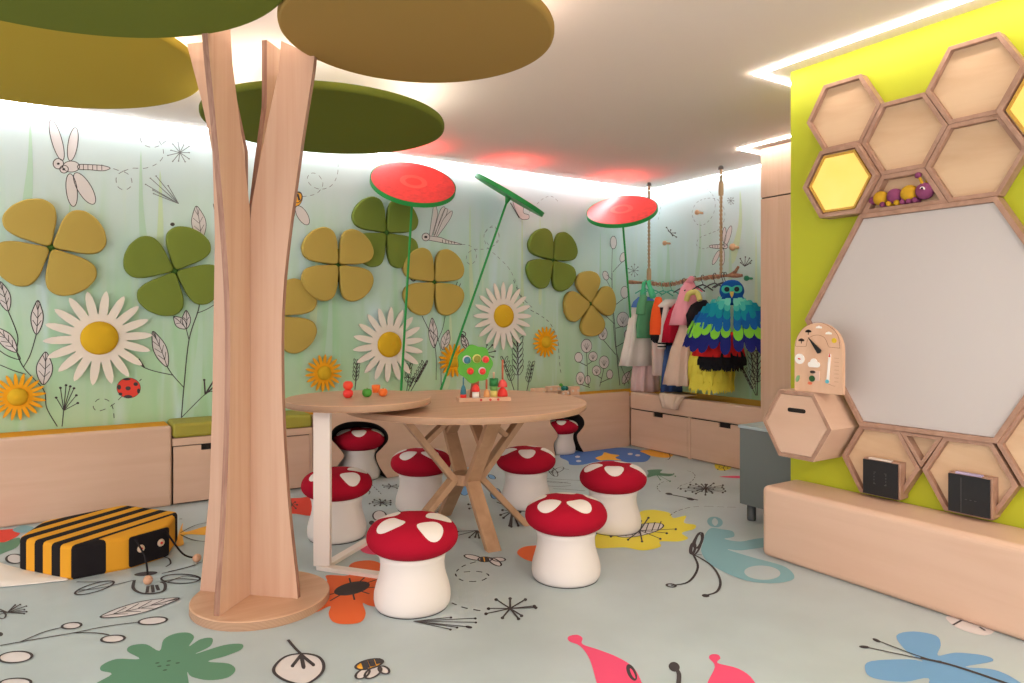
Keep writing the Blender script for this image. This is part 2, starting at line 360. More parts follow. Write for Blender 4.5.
# ================================================================ MURAL WALLS
def mural_material(name, axis):
    m = bpy.data.materials.new(name); m.use_nodes = True
    N = m.node_tree; b = N.nodes['Principled BSDF']; b.inputs['Roughness'].default_value = .7
    L = N.links.new
    tc = N.nodes.new('ShaderNodeTexCoord'); sp = N.nodes.new('ShaderNodeSeparateXYZ'); L(tc.outputs['Object'], sp.inputs[0])
    mr = N.nodes.new('ShaderNodeMapRange'); mr.inputs['From Min'].default_value = .45; mr.inputs['From Max'].default_value = 2.5; L(sp.outputs['Z'], mr.inputs['Value'])
    r = N.nodes.new('ShaderNodeValToRGB'); cr = r.color_ramp
    cr.elements[0].color = lin((174, 206, 168)); cr.elements[1].color = lin((208, 222, 224))
    for p, c in ((.3, (182, 212, 186)), (.6, (194, 217, 211)), (.85, (204, 220, 221))):
        e = cr.elements.new(p); e.color = lin(c)
    L(mr.outputs['Result'], r.inputs['Fac']); last = r.outputs['Color']
    for i, (sc, col, lo, hi, amt) in enumerate((((5, 5, .5), (150, 206, 150), .52, .68, .6), ((7, 7, .7), (206, 226, 240), .54, .70, .6), ((9, 9, .35), (206, 222, 150), .62, .74, .35))):
        mp = N.nodes.new('ShaderNodeMapping'); mp.inputs['Scale'].default_value = sc; mp.inputs['Location'].default_value = (i*3.7, i*2.1, i*5.3)
        n = N.nodes.new('ShaderNodeTexNoise'); n.inputs['Scale'].default_value = 1; n.inputs['Detail'].default_value = 2; n.inputs['Distortion'].default_value = .5
        L(tc.outputs['Object'], mp.inputs['Vector']); L(mp.outputs['Vector'], n.inputs['Vector'])
        q = N.nodes.new('ShaderNodeMapRange'); q.inputs['From Min'].default_value = lo; q.inputs['From Max'].default_value = hi; q.inputs['To Max'].default_value = amt
        L(n.outputs['Fac'], q.inputs['Value'])
        mx = N.nodes.new('ShaderNodeMix'); mx.data_type = 'RGBA'; mx.inputs['B'].default_value = lin(col)
        fade = N.nodes.new('ShaderNodeMapRange'); fade.inputs['From Min'].default_value = 2.3; fade.inputs['From Max'].default_value = 1.3; L(sp.outputs['Z'], fade.inputs['Value'])
        mu = N.nodes.new('ShaderNodeMath'); mu.operation = 'MULTIPLY'; L(q.outputs['Result'], mu.inputs[0]); L(fade.outputs['Result'], mu.inputs[1])
        L(mu.outputs[0], mx.inputs['Factor']); L(last, mx.inputs['A']); last = mx.outputs['Result']
    L(last, b.inputs['Base Color'])
    return m
mural = mural_material('mural_wash', 'X')
blade = mat('mural_grass', (182, 213, 192), .7); blade2 = mat('mural_grass_yellow', (198, 218, 182), .7)
WM = [mural, ink, mat('mural_ink_grey', (120, 122, 124), .8), blade, cream, blade2, amber_p, red_p]
wb = MB(); wb.box(XL-.1, YB, -.1, XS+.1, YB+.1, CZ+.2)
B = Deco(wb, lambda x, y: onY(x, y, YB), (0, -1, 0), .0052)
# grass blades
B.crop(0, 0, 1)
for (x, y0, y1, w, lean, m) in ((30,118,205,9,3,3),(141,150,270,9,-6,3),(160,170,300,12,4,5),(235,160,300,8,2,5),(316,230,330,7,4,5),(470,205,300,4,-2,5),(480,230,330,6,3,3),(522,215,330,4,0,5),(330,250,380,8,3,3),(540,215,300,3,0,5),(600,230,330,4,3,3),(70,200,330,10,-4,3),(200,280,400,10,5,3),(262,300,400,9,-5,3),(450,300,385,7,4,5)):
    B.fill([(x, y0), (x+w*.3, (y0+y1)/2), (x+w*.5-lean, y1), (x-w*.5-lean, y1), (x-w*.25, (y0+y1)/2)], m, 4)
# dragonfly far left
B.crop(0, 100, 6.21)
for e in ((352,250,32,130,-.28),(452,275,30,104,.16),(445,560,34,102,-.12),(525,550,42,112,-.55)): B.ell(*e, mi=4, line=1, w=.8)
B.ell(560, 414, 0, 0, 0); B.fill([(490,402),(560,402),(640,408),(684,424),(640,440),(560,434),(490,430)], 4); B.line([(490,402),(560,402),(640,408),(684,424),(640,440),(560,434),(490,430)], 1, True, .8)
for x in (518, 546, 575, 602, 632): B.line([(x, 402), (x, 436)], 1, False, .7)
B.ell(442, 414, 52, 34, 0, 4, 1, .8); B.ell(362, 396, 32, 32, 0, 4, 1, .9); B.ell(398, 430, 26, 24, 0, 4, 1, .9); B.dot(362, 396, 9); B.dot(396, 430, 9)
B.crop(90, 120, 6.21)
B.dash([(145,302),(200,318),(260,300),(340,300),(410,275),(450,235),(455,190),(440,150),(400,100),(340,82),(312,110),(330,150),(380,170),(430,160),(480,125),(560,85),(640,90),(700,130),(770,178)], 2)
B.dash([(205,318),(165,350),(170,410),(215,435),(258,405),(250,350),(205,318)], 2)
B.star(558, 203, 68, 62, 11, 2, .9, 5); B.burst(550, 520, [(345,400),(375,362),(410,348),(485,408),(390,435),(395,458)], 2, .9, 5); B.dot(512, 648, 14)
B.leaf(690, 740, 660, 535, 44, 4, 3, .8); B.line([(780,600),(765,520)], 1, False, .9)
# leafy sprigs left
B.crop(0, 270, 4.27)
B.leaf(35, 175, 0, 50, 26, 4, 3); B.leaf(155, 275, 162, 130, 26, 4, 3); B.leaf(72, 350, -20, 245, 28, 4, 4); B.leaf(185, 490, 195, 350, 34, 4, 3)
B.line([(35,175),(75,280),(72,350),(100,415),(150,470),(190,520),(200,590),(245,668)]); B.line([(155,275),(130,360),(100,415)]); B.line([(72,350),(85,382),(30,365),(-20,330)]); B.line([(110,445),(60,430),(0,405)])
B.line([(265,668),(272,600)]); B.burst(272, 600, [(240,545),(258,503),(282,492),(300,497),(316,505),(326,535),(332,568)], 1, .9, 6)
B.dash([(520,540),(475,580),(420,602),(398,582),(420,552),(460,556),(482,590),(488,650)], 1)
# ladybird and sprigs between daisy and tree
B.crop(110, 300, 5.255)
B.ell(98, 462, 62, 53, 0, 7, 1, .5)
for p in ((95,464,14,11),(135,442,12,10),(48,458,10,13),(95,508,22,9),(55,494,10,8),(88,416,20,6),(150,478,8,13)): B.ell(*p, 0, 1)
B.line([(155,425),(165,415)])
B.leaf(300, 350, 225, 165, 34, 4, 4); B.leaf(400, 150, 335, 88, 26, 4, 1); B.leaf(402, 150, 400, 55, 22, 4, 1)
B.line([(375,618),(388,460),(415,210),(462,60),(470,10)], 1, False, 1.3); B.line([(388,460),(330,395),(300,350)]); B.line([(330,395),(180,355),(90,268)]); B.line([(180,355),(150,310)], 1, False, 2); B.line([(415,210),(400,150)]); B.line([(455,70),(510,48),(570,10)]); B.line([(375,618),(500,495),(550,480)]); B.burst(500, 495, [(495,420),(560,400),(565,440)], 1, 2, 7)
# bee behind the tree
B.crop(285, 150, 6.83)
B.ell(80, 335, 36, 52, .35, 6, 1, .9); B.line([(85,300),(98,345)], 1, False, 3); B.ell(88, 326, 26, 36, .35, None, 1, 1.2); B.ell(118, 446, 34, 74, -.55, 4, 1, .9); B.ell(45, 440, 20, 50, .2, 4, 1, .8)
B.dash([(118,318),(180,310),(230,285),(258,230),(230,175),(185,158),(152,190),(175,240),(240,268),(310,248),(350,190),(362,120),(355,35)], 2)
# dragonfly by the second clover and dotted flight lines
B.crop(400, 190, 6.21)
B.fill([(182,282),(205,150),(212,85),(230,130),(228,180),(200,280)], 4); B.fill([(205,280),(240,150),(265,108),(300,120),(322,135),(315,170),(230,290)], 4)
B.line([(182,282),(195,180),(212,85),(232,140),(222,200),(198,282)], 1, False, .8); B.line([(205,280),(240,150),(262,108),(276,125),(210,285)], 1, False, .8); B.line([(225,285),(270,180),(322,130),(310,180),(232,290)], 1, False, .8); B.line([(215,282),(270,130),(296,122),(280,170)], 1, False, .7)
B.fill([(180,285),(250,295),(380,336),(250,325),(178,310)], 4); B.line([(180,285),(250,295),(300,315),(384,338),(300,335),(250,325),(178,312)], 1, False, .9); B.ell(160, 292, 24, 24, 0, 4, 1, 1); B.dot(160, 292, 10)
for x in (262, 282, 300, 318, 336): B.line([(x, 308+(x-262)*.16), (x+2, 328+(x-262)*.08)], 1, False, 1)
B.dash([(384,338),(430,345),(470,380),(470,430),(440,462),(412,440),(420,395),(460,370),(540,365),(600,330),(614,280),(590,235),(545,240),(520,290),(545,360),(600,410),(670,480),(710,550),(730,610)], 2, .8)
B.dash([(735,610),(760,670),(830,740)], 1, .8); B.dash([(800,140),(880,60),(940,40),(990,80)], 2, .7); B.fill([(700,70),(770,80),(765,140),(800,160),(790,180),(750,178),(715,120)], 4); B.line([(700,70),(715,120),(750,178),(795,180),(798,155),(765,140),(772,85)], 1, False, .9); B.line([(685,80),(740,175)], 1, False, 1.5)
B.line([(60,545),(80,565),(100,555)], 1, False, 2); B.line([(345,600),(356,570)], 1, False, 1.2); B.line([(362,610),(376,580)], 1, False, 1.2)
# reeds
def reed(x0, y0, x1, y1, n=4, w=1.2):
    B.line([(x0, y0), ((x0+x1)/2+2, (y0+y1)/2), (x1, y1)], 1, False, w)
    for i in range(n):
        t = .3+.65*i/n; x = x0+(x1-x0)*t; y = y0+(y1-y0)*t; L = (y0-y1)*.16
        for sg in (-1, 1): B.ell(x+sg*L*.35, y-L*.6, L*.2, L*.62, sg*.4, None, 1, w*.7)
B.crop(335, 330, 7.06); reed(140, 420, 158, 205, 5); reed(505, 430, 530, 230, 4); reed(535, 430, 650, 220, 6, 1.4); reed(515, 430, 560, 330, 3)
B.line([(745,180),(748,330),(750,450)]); B.line([(665,0),(720,50),(748,150)]); B.leaf(760, 140, 800, 0, 30, 4, 3)
B.leaf(935, 140, 895, 30, 22, 4, 3, 1.6); B.ell(900, 30, 22, 18, 0, None, 1, 1.5)
B.crop(480, 280, 5.69); reed(195, 632, 125, 435, 5, 1.5); reed(215, 632, 212, 330, 6, 1.6); reed(265, 632, 300, 462, 5, 1.3); B.burst(20, 420, [(70,370),(85,405),(75,438),(40,370)], 1, 1.4, 6)
# twigs behind the third olive clover
B.crop(430, 280, 5); B.line([(30,500),(24,330),(-40,180)]); B.leaf(20, 340, 10, 190, 22, 4, 3); B.line([(24,330),(60,250),(75,180)])
# dotted flight and round seed heads
B.crop(480, 280, 5.69)
B.dash([(190,0),(215,60),(260,150),(340,200),(400,250),(440,340),(448,420),(455,500),(462,540)], 1, 1)
def seed(x, y, rx, ry, x2, y2, sp=True):
    B.line([(x, y+ry*.9), (x2, y2)], 1, False, 1.2); B.ell(x, y, rx, ry, 0, 4, 1, 1)
    if sp:
        for a in (-.7, -.25, .25, .7): B.line([(x, y+ry*.6), (x+rx*.8*sin(a), y+ry*.6-ry*1.0*cos(a))], 1, False, .7)
for q in ((605,375,30,38,615,610),(560,440,22,28,610,490,False),(642,435,25,27,612,480),(570,560,24,36,625,612),(612,568,15,25,622,600,False),(705,468,28,36,680,606),(662,516,24,28,690,560),(737,537,18,26,682,585,False),(812,225,34,42,770,275),(698,305,25,36,772,425),(822,70,22,34,772,140,False),(850,310,30,30,775,380,False)): seed(*q)
B.line([(795,600),(775,400),(765,250),(752,100),(750,-40)], 1, False, 1.5); B.line([(640,130),(700,190),(765,250)]); B.line([(820,600),(850,520),(900,500)]); B.leaf(812, 590, 850, 520, 20, 4, 1); B.line([(752,0),(720,-30)])
B.crop(460, 180, 2.846); B.line([(480,580),(443,480),(432,300),(433,195)], 1, False, 1); B.ell(436, 178, 9, 18, 0, 4, 1, 1); B.ell(463, 220, 8, 14, .3, 4, 1, 1); B.ell(414, 272, 8, 13, -.3, 4, 1, 1); B.line([(462,232),(434,262)]); B.line([(416,284),(434,318)])
B.star(494, 258, 14, 16, 9, 2, .9, 2); B.dash([(560,80),(600,40),(680,10)], 2, .6, .03, .04); B.dash([(70,150),(95,130),(110,160),(90,190),(70,170)], 2, .7)
struct('wall_back', wb, WM)

ws = MB(); ws.box(XS, YN-.1, -.1, XS+.1, YB, CZ+.2)
S = Deco(ws, lambda x, y: onX(x, y, XS), (-1, 0, 0), .0052)
S.crop(0, 0, 1)
for (x, y0, y1, w, lean, m) in ((740,190,260,7,8,5),(700,220,275,4,3,3),(668,240,300,7,2,3),(730,240,350,9,3,3),(756,230,380,6,2,5)):
    S.fill([(x, y0), (x+w*.3, (y0+y1)/2), (x+w*.5-lean, y1), (x-w*.5-lean, y1), (x-w*.25, (y0+y1)/2)], m, 4)
S.crop(640, 150, 4.88)
S.dash([(90,340),(110,260),(170,200),(250,172),(320,185),(365,240),(360,310),(320,360),(280,362),(255,310),(280,255),(340,235),(390,250),(415,310),(395,380),(340,408),(290,430),(278,465),(310,482),(350,470)], 2, .8, .022, .02)
S.star(444, 248, 16, 17, 8, 2, .9, 3); S.burst(150, 405, [(130,378),(140,395),(160,418),(178,425),(172,405),(150,390)], 1, 1.2, 4)
S.ell(430, 420, 12, 52, .3, 4, 1, .9); S.ell(372, 525, 10, 38, .45, 4, 1, .9); S.ell(412, 415, 9, 38, .05, 4, 1, .9); S.fill([(345,465),(400,462),(412,470),(400,482),(345,476)], 4); S.line([(345,465),(400,462),(412,470),(400,482),(345,476)], 1, True, 1); S.ell(415, 470, 14, 12, 0, 4, 1, 1.1); S.ell(404, 520, 10, 40, 0, 4, 1, .9)
for x in (355, 367, 380): S.line([(x, 465), (x, 478)], 1, False, .9)
S.burst(512, 568, [(492,550),(490,530),(515,522),(535,528),(545,540),(540,552)], 1, 1.1, 4)
S.crop(615, 255, 4.713)
def reed2(x0, y0, x1, y1, n=5, w=1.2):
    S.line([(x0, y0), (x1, y1)], 1, False, w)
    for i in range(n):
        t = .25+.7*i/n; x = x0+(x1-x0)*t; y = y0+(y1-y0)*t; L = (y0-y1)*.16
        for sg in (-1, 1): S.ell(x+sg*L*.35, y-L*.6, L*.2, L*.62, sg*.4, None, 1, w*.7)
reed2(672, 662, 672, 410, 6, 1.6); reed2(665, 662, 598, 530, 5, 1.4); reed2(20, 600, 45, 500, 3); reed2(668, 662, 640, 450, 5)
struct('wall_side', ws, WM)

# ================================================================ ROOM SHELL
ceil_m = mat('ceiling_paint', (234, 219, 213), .8, .2)
plain = mat('plaster', (214, 200, 186), .8, .2)
cm = MB()
cm.box(XL-.1, YN-.1, CZ, XS+.1, YB+.1, CZ+.12)
struct('ceiling', cm, ceil_m)
lime = mat('lime_paint', (180, 184, 42), .55, .3)
struct('wall_right', MB().box(XG, YN, 0, XG+.9*H, YG, CZ), lime)

# led profiles
def strip(pts, label, w=.018, m=led, z=CZ, grp='white light lines along the ceiling'):
    mb = MB(); 
    for (a, b) in zip(pts, pts[1:]):
        a = Vector((*a, 0)); b = Vector((*b, 0)); d = (b-a).normalized(); n = Vector((-d.y, d.x, 0))*w/2; a = a-d*w/2; b = b+d*w/2
        q = [a+n, b+n, b-n, a-n]; mb.prism([p+Vector((0, 0, z-.012)) for p in q], (0, 0, .011), 0)
    o = mb.build('led_strip', m); tag(o, label, 'light strip', grp); return o
strip([(XG-.12*H, YN+.1), (XG-.12*H, YG+.09*H), (XG+.8*H, YG+.09*H)], 'white led line in the ceiling running along the lime green wall')
strip([(SF-.11*H, YG+.3*H), (SF-.11*H, 2.99*H), (XS-.07, 2.99*H)], 'short white led line around the top of the tall wooden cabinet')
strip([(XL+.05, YB-.045), (XS-.045, YB-.045)], 'long cool white led line above the flower mural wall', .016, led_cool)
strip([(XS-.045, YB-.07), (XS-.045, 3.1*H)], 'cool white led line above the dress-up costume corner', .016, led_cool)
# ================================================================ BENCHES
xa, xb = XL+.02, onY(172.5, 470, BF).x
bn = thing('bench', 'long plain birch bench under the big daisy, left of the drawers', 'bench', (xa, BF, 0))
def part(mb, name, m, root, bevel=0, seg=2):
    # geometry given in world space, parented to a thing that may be moved
    o = mb.build(name, m, root, bevel, seg=seg); o.matrix_parent_inverse = Matrix.Identity(4)
    o.data.transform(Matrix.Translation(-Vector(root.location))); return o
lipw = .055
part(MB().box(xa, BF, 0, xb-.004, BF+lipw, TB), 'front_panel', wood_x, bn, .018, 4)
part(MB().box(xa, BF+lipw+.002, 0, xb-.004, YB-.003, TB-.05), 'base', wood_x, bn)
mat_or = mat('orange_mat', (222, 150, 28), .7, .2); 
tag(MB().box(xa, BF+lipw+.006, TB-.048, xb-.008, YB-.006, TB-.004).build('seat_mat', mat_or, bevel=.01), 'orange yellow seat mat sunk into the left bench', 'mat')

xc = onY(313, 460, BF).x
dr = thing('drawer_bench', 'birch drawer bench topped by the olive cushion, behind the tree trunk', 'bench', (xb, BF, 0))
CB = TB-.082
part(MB().box(xb, BF+.022, 0, xc-.004, YB-.003, CB-.002).box(xb, BF, CB-.05, xc-.004, BF+.022, CB-.002).box(xc-.02, BF, 0, xc-.004, BF+.022, CB-.05), 'carcass', [wood_x], dr, .002)
xm = (xb+xc)/2-.006
def drawer(root, a, b, z0, z1, y, nm='drawer'):
    mid = (a+b)/2; hw = .055; sl = .035
    pts = [(a, y, z0), (b, y, z0), (b, y, z1), (mid+hw, y, z1), (mid+hw, y, z1-sl), (mid-hw, y, z1-sl), (mid-hw, y, z1), (a, y, z1)]
    o = part(MB().prism(pts, (0, .018, 0)), nm, wood_x, root)
    part(MB().box(mid-hw, y+.014, z1-sl-.01, mid+hw, y+.019, z1+.004), 'finger_slot', gap, root)
    return o
drawer(dr, xb+.006, xm-.003, .012, CB-.056, BF); drawer(dr, xm+.003, xc-.024, .012, CB-.056, BF)
part(MB().box(xb, BF+.0195, 0.002, xc-.022, BF+.0215, CB-.052), 'shadow_gap', gap, dr)
cu = MB(); cu.box(xb+.002, BF-.004, CB, xc-.006, YB-.004, TB+.012)
tag(cu.build('bench_cushion', mat('olive_vinyl', (160, 150, 56), .55, .35, bump=.1, bscale=60), bevel=.022, seg=4), 'olive green seat cushion on the drawer bench left of the tree', 'cushion')

# long bench with two mushroom-shaped niches
x1 = SF+.0
def niche_outline(pts_px):
    return [onY(x, y, BF) for x, y in pts_px]
n7 = niche_outline([(340,483),(337,468),(344,456),(338,447),(331,438),(334,428),(346,422.5),(361,421.5),(376,424),(386,431),(388,440),(382,448),(376,455),(379,466),(387,477)])
o8 = [(p.x-n7[7].x, p.z) for p in n7]
cx8 = onY(568, 440, BF).x
k8 = .86
def niche_pts(cx, k):
    q = [Vector((cx+dx*k, BF, z*k if i not in (0, len(o8)-1) else 0)) for i, (dx, z) in enumerate(o8)]
    a = smooth_pts(q, False, 5); 
    for v in a: v.z = max(v.z, 0)
    return a
N7 = niche_pts(n7[7].x, 1.0); N8 = niche_pts(cx8, k8)
out = [Vector((xc, BF, 0))]+N7+N8+[Vector((x1-.002, BF, 0)), Vector((x1-.002, BF, TB)), Vector((xc, BF, TB))]
nb = thing('niche_bench', 'long birch bench behind the tables with two mushroom-shaped niches', 'bench', (xc, BF, 0))
part(MB().prism(out, (0, lipw, 0)), 'front_panel', wood_x, nb, .004)
mbk = MB()
def seg_box(a, b): mbk.box(a, BF+lipw+.002, 0, b, YB-.003, TB-.05)
l7 = min(p.x for p in N7)-.01; r7 = max(p.x for p in N7)+.01; l8 = min(p.x for p in N8)-.01; r8 = max(p.x for p in N8)+.01
seg_box(xc, l7); seg_box(r7, l8); seg_box(r8, XS-.003)
t7 = max(p.z for p in N7)+.01; t8 = max(p.z for p in N8)+.01
mbk.box(l7, BF+lipw+.002, t7, r7, YB-.003, TB-.05).box(l8, BF+lipw+.002, t8, r8, YB-.003, TB-.05)
part(mbk, 'base', wood_x, nb)
lin_m = mat('niche_felt', (46, 42, 42), .9, .1)
for Np in (N7, N8):
    mb = MB(); n = len(Np); c0 = sum(Np, Vector())/n; inn = [Vector((p.x+(c0.x-p.x)*.035, p.y-.001, p.z+(c0.z-p.z)*.03 if p.z > .01 else 0)) for p in Np]
    D = YB-.012-BF
    vs = inn+[p+Vector((0, D, 0)) for p in inn]; outr = [p+Vector((0, .001, 0)) for p in Np]
    mb.add(vs, [(i, i+1, i+1+n, i+n) for i in range(n-1)], 0, True)
    mb.add([p+Vector((0, -.0015, 0)) for p in Np]+inn, [(i, i+1, i+1+n, i+n) for i in range(n-1)], 0)
    mb.add([p+Vector((0, D, 0)) for p in inn], [list(range(n))], 0)
    part(mb, 'niche_lining', lin_m, nb)
tag(MB().box(xc+.01, BF+lipw+.006, TB-.048, XS-.006, YB-.006, TB-.006).build('seat_mat', mat_or, bevel=.01), 'amber seat mat sunk into the bench right of the wooden toys', 'mat')

# side bench below the costumes
sb = thing('drawer_bench', 'birch bench with two wide drawers under the dress-up rail', 'bench', (SF, 0, 0))
ye = 2.89*H+.002; yw = BF-.002
part(MB().box(SF, ye, TB-.155, SF+.10, yw, TB), 'top_rail', wood_x, sb, .012, 3)
part(MB().box(SF+.102, ye, 0, XS-.003, yw, TB-.05).box(SF+.024, ye, 0, SF+.10, yw, TB-.157), 'base', wood_x, sb)
def drawerY(root, a, b, z0, z1):
    mid = (a+b)/2; hw = .06; sl = .035; x = SF+.002
    pts = [(x, a, z0), (x, b, z0), (x, b, z1), (x, mid+hw, z1), (x, mid+hw, z1-sl), (x, mid-hw, z1-sl), (x, mid-hw, z1), (x, a, z1)]
    part(MB().prism(pts, (.018, 0, 0)), 'drawer', wood_x, root)
    part(MB().box(x+.014, mid-hw, z1-sl-.01, x+.0185, mid+hw, z1+.004), 'finger_slot', gap, root)
yj = onX(689, 440, SF).y
drawerY(sb, yj+.018, yw-.012, .012, TB-.165); drawerY(sb, ye+.01, yj-.018, .012, TB-.165)
part(MB().box(SF+.0205, ye+.002, .004, SF+.023, yw-.004, TB-.158), 'shadow_gap', gap, sb)
part(MB().box(SF+.001, yj-.015, 0, SF+.019, yj+.015, TB-.157), 'divider', wood_x, sb)
tag(MB().box(SF+.106, ye+.004, TB-.048, XS-.006, yw-.01, TB-.012).build('seat_mat', mat('mustard_mat', (190, 138, 40), .7, .2), bevel=.01), 'mustard seat mat sunk into the bench under the costumes', 'mat')

# tall cabinet, plinth, grey cabinet
tc = thing('tall_cabinet', 'tall birch cabinet between the costume corner and the lime wall', 'cabinet', (SF, 2.4*H, 0))
zj = H+.777*H; xt = 3.78*H
part(MB().box(xt, YG+.02, 0, XS-.005, 2.89*H, CZ-.02), 'carcass', wood_v, tc)
part(MB().box(xt-.02, YG+.02, .02, xt-.001, 2.89*H-.004, zj-.005), 'door', wood_v, tc, .002)
part(MB().box(xt-.02, YG+.02, zj+.005, xt-.001, 2.89*H-.004, CZ-.02), 'upper_door', wood_v, tc, .002)
part(MB().box(xt-.0008, YG+.02, zj-.006, xt-.0002, 2.89*H-.002, zj+.006), 'shadow_gap', gap, tc)
XP = 2.504*H; YP = 1.919*H; ZP = .298*H
pl = MB().box(XP, YN+.01, 0, XG-.003, YP, ZP)
tag(pl.build('plinth_bench', wood_x, bevel=.03, seg=5), 'low solid birch plinth along the foot of the lime green wall', 'bench')
gc = thing('grey_cabinet', 'grey cabinet on short round feet beside the low birch plinth', 'cabinet', (3.0*H, 2.15*H, 0))
gx0, gx1, gy0, gy1 = 2.86*H, 3.4*H, 1.962*H, 2.33*H; gz0, gz1 = .08*H, .4745*H
grey = mat('grey_laminate', (112, 118, 118), .5, .3)
part(MB().box(gx0+.008, gy0+.004, gz0, gx1-.004, gy1-.008, gz1-.02), 'body', grey, gc)
part(MB().box(gx0, gy0, gz1-.018, gx1, gy1, gz1), 'worktop', mat('pale_grey_top', (172, 186, 192), .35, .4), gc, .003)
for x in (gx0+.05, gx1-.06):
    for y in (gy0+.05, gy1-.06):
        part(MB().lathe([(.001, 0), (.024, 0), (.026, .01), (.026, gz0), (.001, gz0)], (x, y, 0), n=20), 'foot', mat('dark_grey_metal', (78, 82, 84), .4, .5), gc)

# ================================================================ HONEYCOMB WALL UNIT
XF = 2.70*H
def hexpts(cy, cz, s, x): return [Vector((x, cy*H+s*H*cos(pi/3*k), H+cz*H+s*H*sin(pi/3*k))) for k in range(6)]
def ring(mb, o0, i0, depth, mi=0, mi_in=0):
    n = len(o0); D = Vector((depth, 0, 0))
    vs = o0+i0+[p+D for p in o0]+[p+D for p in i0]
    fs = []
    for k in range(n):
        j = (k+1) % n
        mb.add([o0[k], o0[j], i0[j], i0[k]], [(0, 1, 2, 3)], mi); mb.add([o0[k], o0[j], o0[j]+D, o0[k]+D], [(0, 1, 2, 3)], mi)
        mb.add([i0[k], i0[j], i0[j]+D, i0[k]+D], [(0, 1, 2, 3)], mi_in); mb.add([o0[k]+D, o0[j]+D, i0[j]+D, i0[k]+D], [(0, 1, 2, 3)], mi)
    return mb
sH = .1625; wH = .016
def hextray(cy, cz, label, cat='shelf', s=sH, wt=wH, xf=XF, name='hexagon_tray', grp='honeycomb trays on the lime wall'):
    t = thing(name, label, cat, (XG, cy*H, H+cz*H), 0, grp)
    mb = ring(MB(), hexpts(cy, cz, s-.0002, xf), hexpts(cy, cz, s-wt*1.155, xf), XG-.001-xf); 
    o = mb.build('frame', wood_frame, t, weld=True, bevel=.0015); o.data.transform(Matrix.Translation(-Vector(t.location)))
    part(MB().prism(hexpts(cy, cz, s-wt*1.155-.001, xf+.024), (.008, 0, 0)), 'back_panel', wood_hex, t)
    return t
hextray(1.675, .849, 'empty hexagon birch tray at the top left of the honeycomb')
hextray(1.429, .708, 'empty hexagon birch tray directly above the toy caterpillar')
hextray(1.183, .849, 'highest hexagon birch tray, near the ceiling light line')
hextray(1.183, .567, 'hexagon birch tray touching the whiteboard top right corner')
amber = bpy.data.materials.new('amber_light'); amber.use_nodes = True
_N = amber.node_tree; _b = _N.nodes['Principled BSDF']; _b.inputs['Base Color'].default_value = lin((150, 118, 50)); _b.inputs['Roughness'].default_value = .3
_b.inputs['Emission Color'].default_value = lin((255, 214, 84)); _b.inputs['Emission Strength'].default_value = .8
_n = _N.nodes.new('ShaderNodeTexNoise'); _n.inputs['Scale'].default_value = 6; _r = _N.nodes.new('ShaderNodeValToRGB'); _r.color_ramp.elements[0].color = lin((255, 204, 80)); _r.color_ramp.elements[1].color = lin((255, 222, 130))
_tc = _N.nodes.new('ShaderNodeTexCoord'); _N.links.new(_tc.outputs['Object'], _n.inputs['Vector']); _N.links.new(_n.outputs['Fac'], _r.inputs['Fac']); _N.links.new(_r.outputs['Color'], _b.inputs['Emission Color'])
for cy, cz, lb in ((1.675, .567, 'glowing yellow hexagon lamp left of the toy caterpillar'), (.937, .708, 'glowing yellow hexagon lamp cut off by the right picture edge')):
    t = hextray(cy, cz, lb, 'lamp', xf=XF-.034, name='hexagon_lamp', grp='glowing hexagon lamps on the lime wall')
    part(MB().prism(hexpts(cy, cz, .124, XF-.022), (.010, 0, 0)), 'light_panel', amber, t, .003)
    part(ring(MB(), hexpts(cy, cz, .136, XF-.026), hexpts(cy, cz, .1255, XF-.026), .012), 'rim', mat('amber_rim', (206, 160, 70), .5), t)
# trapezoid shelf below the second tray: lower half hidden behind the whiteboard frame
def polytray(outer, inner, label, name='trapezoid_tray', grp='honeycomb trays on the lime wall', xf=XF):
    o = [Vector((xf, y*H, H+z*H)) for y, z in outer]; i = [Vector((xf, y*H, H+z*H)) for y, z in inner]
    c = sum(o, Vector())/len(o); t = thing(name, label, 'shelf', (XG, c.y, c.z), 0, grp)
    ob = ring(MB(), o, i, XG-.001-xf).build('frame', wood_frame, t, weld=True, bevel=.0015); ob.data.transform(Matrix.Translation(-Vector(t.location)))
    part(MB().prism([p+Vector((XG-.010-xf, 0, 0)) for p in i], (.008, 0, 0)), 'back_panel', wood_hex, t)
    return t
polytray([(1.348,.5665),(1.51,.5665),(1.5930,.4255),(1.265,.4255)], [(1.358,.5495),(1.500,.5495),(1.562,.441),(1.296,.441)], 'small trapezoid birch shelf holding the toy caterpillar')
# whiteboard
WS = .4895
wbd = thing('whiteboard', 'huge white hexagon board in a plywood frame on the lime wall', 'whiteboard', (XG, 1.35*H, H))
ob = ring(MB(), hexpts(1.35, 0, WS, XF-.012), hexpts(1.35, 0, WS-.018*1.155, XF-.012), XG-.001-XF+.012).build('frame', wood_frame, wbd, weld=True, bevel=.002); ob.data.transform(Matrix.Translation(-Vector(wbd.location)))
part(MB().prism(hexpts(1.35, 0, WS-.019*1.155, XF+.004), (.012, 0, 0)), 'writing_surface', mat('whiteboard_enamel', (196, 187, 184), .28, .4), wbd)
# lower trays

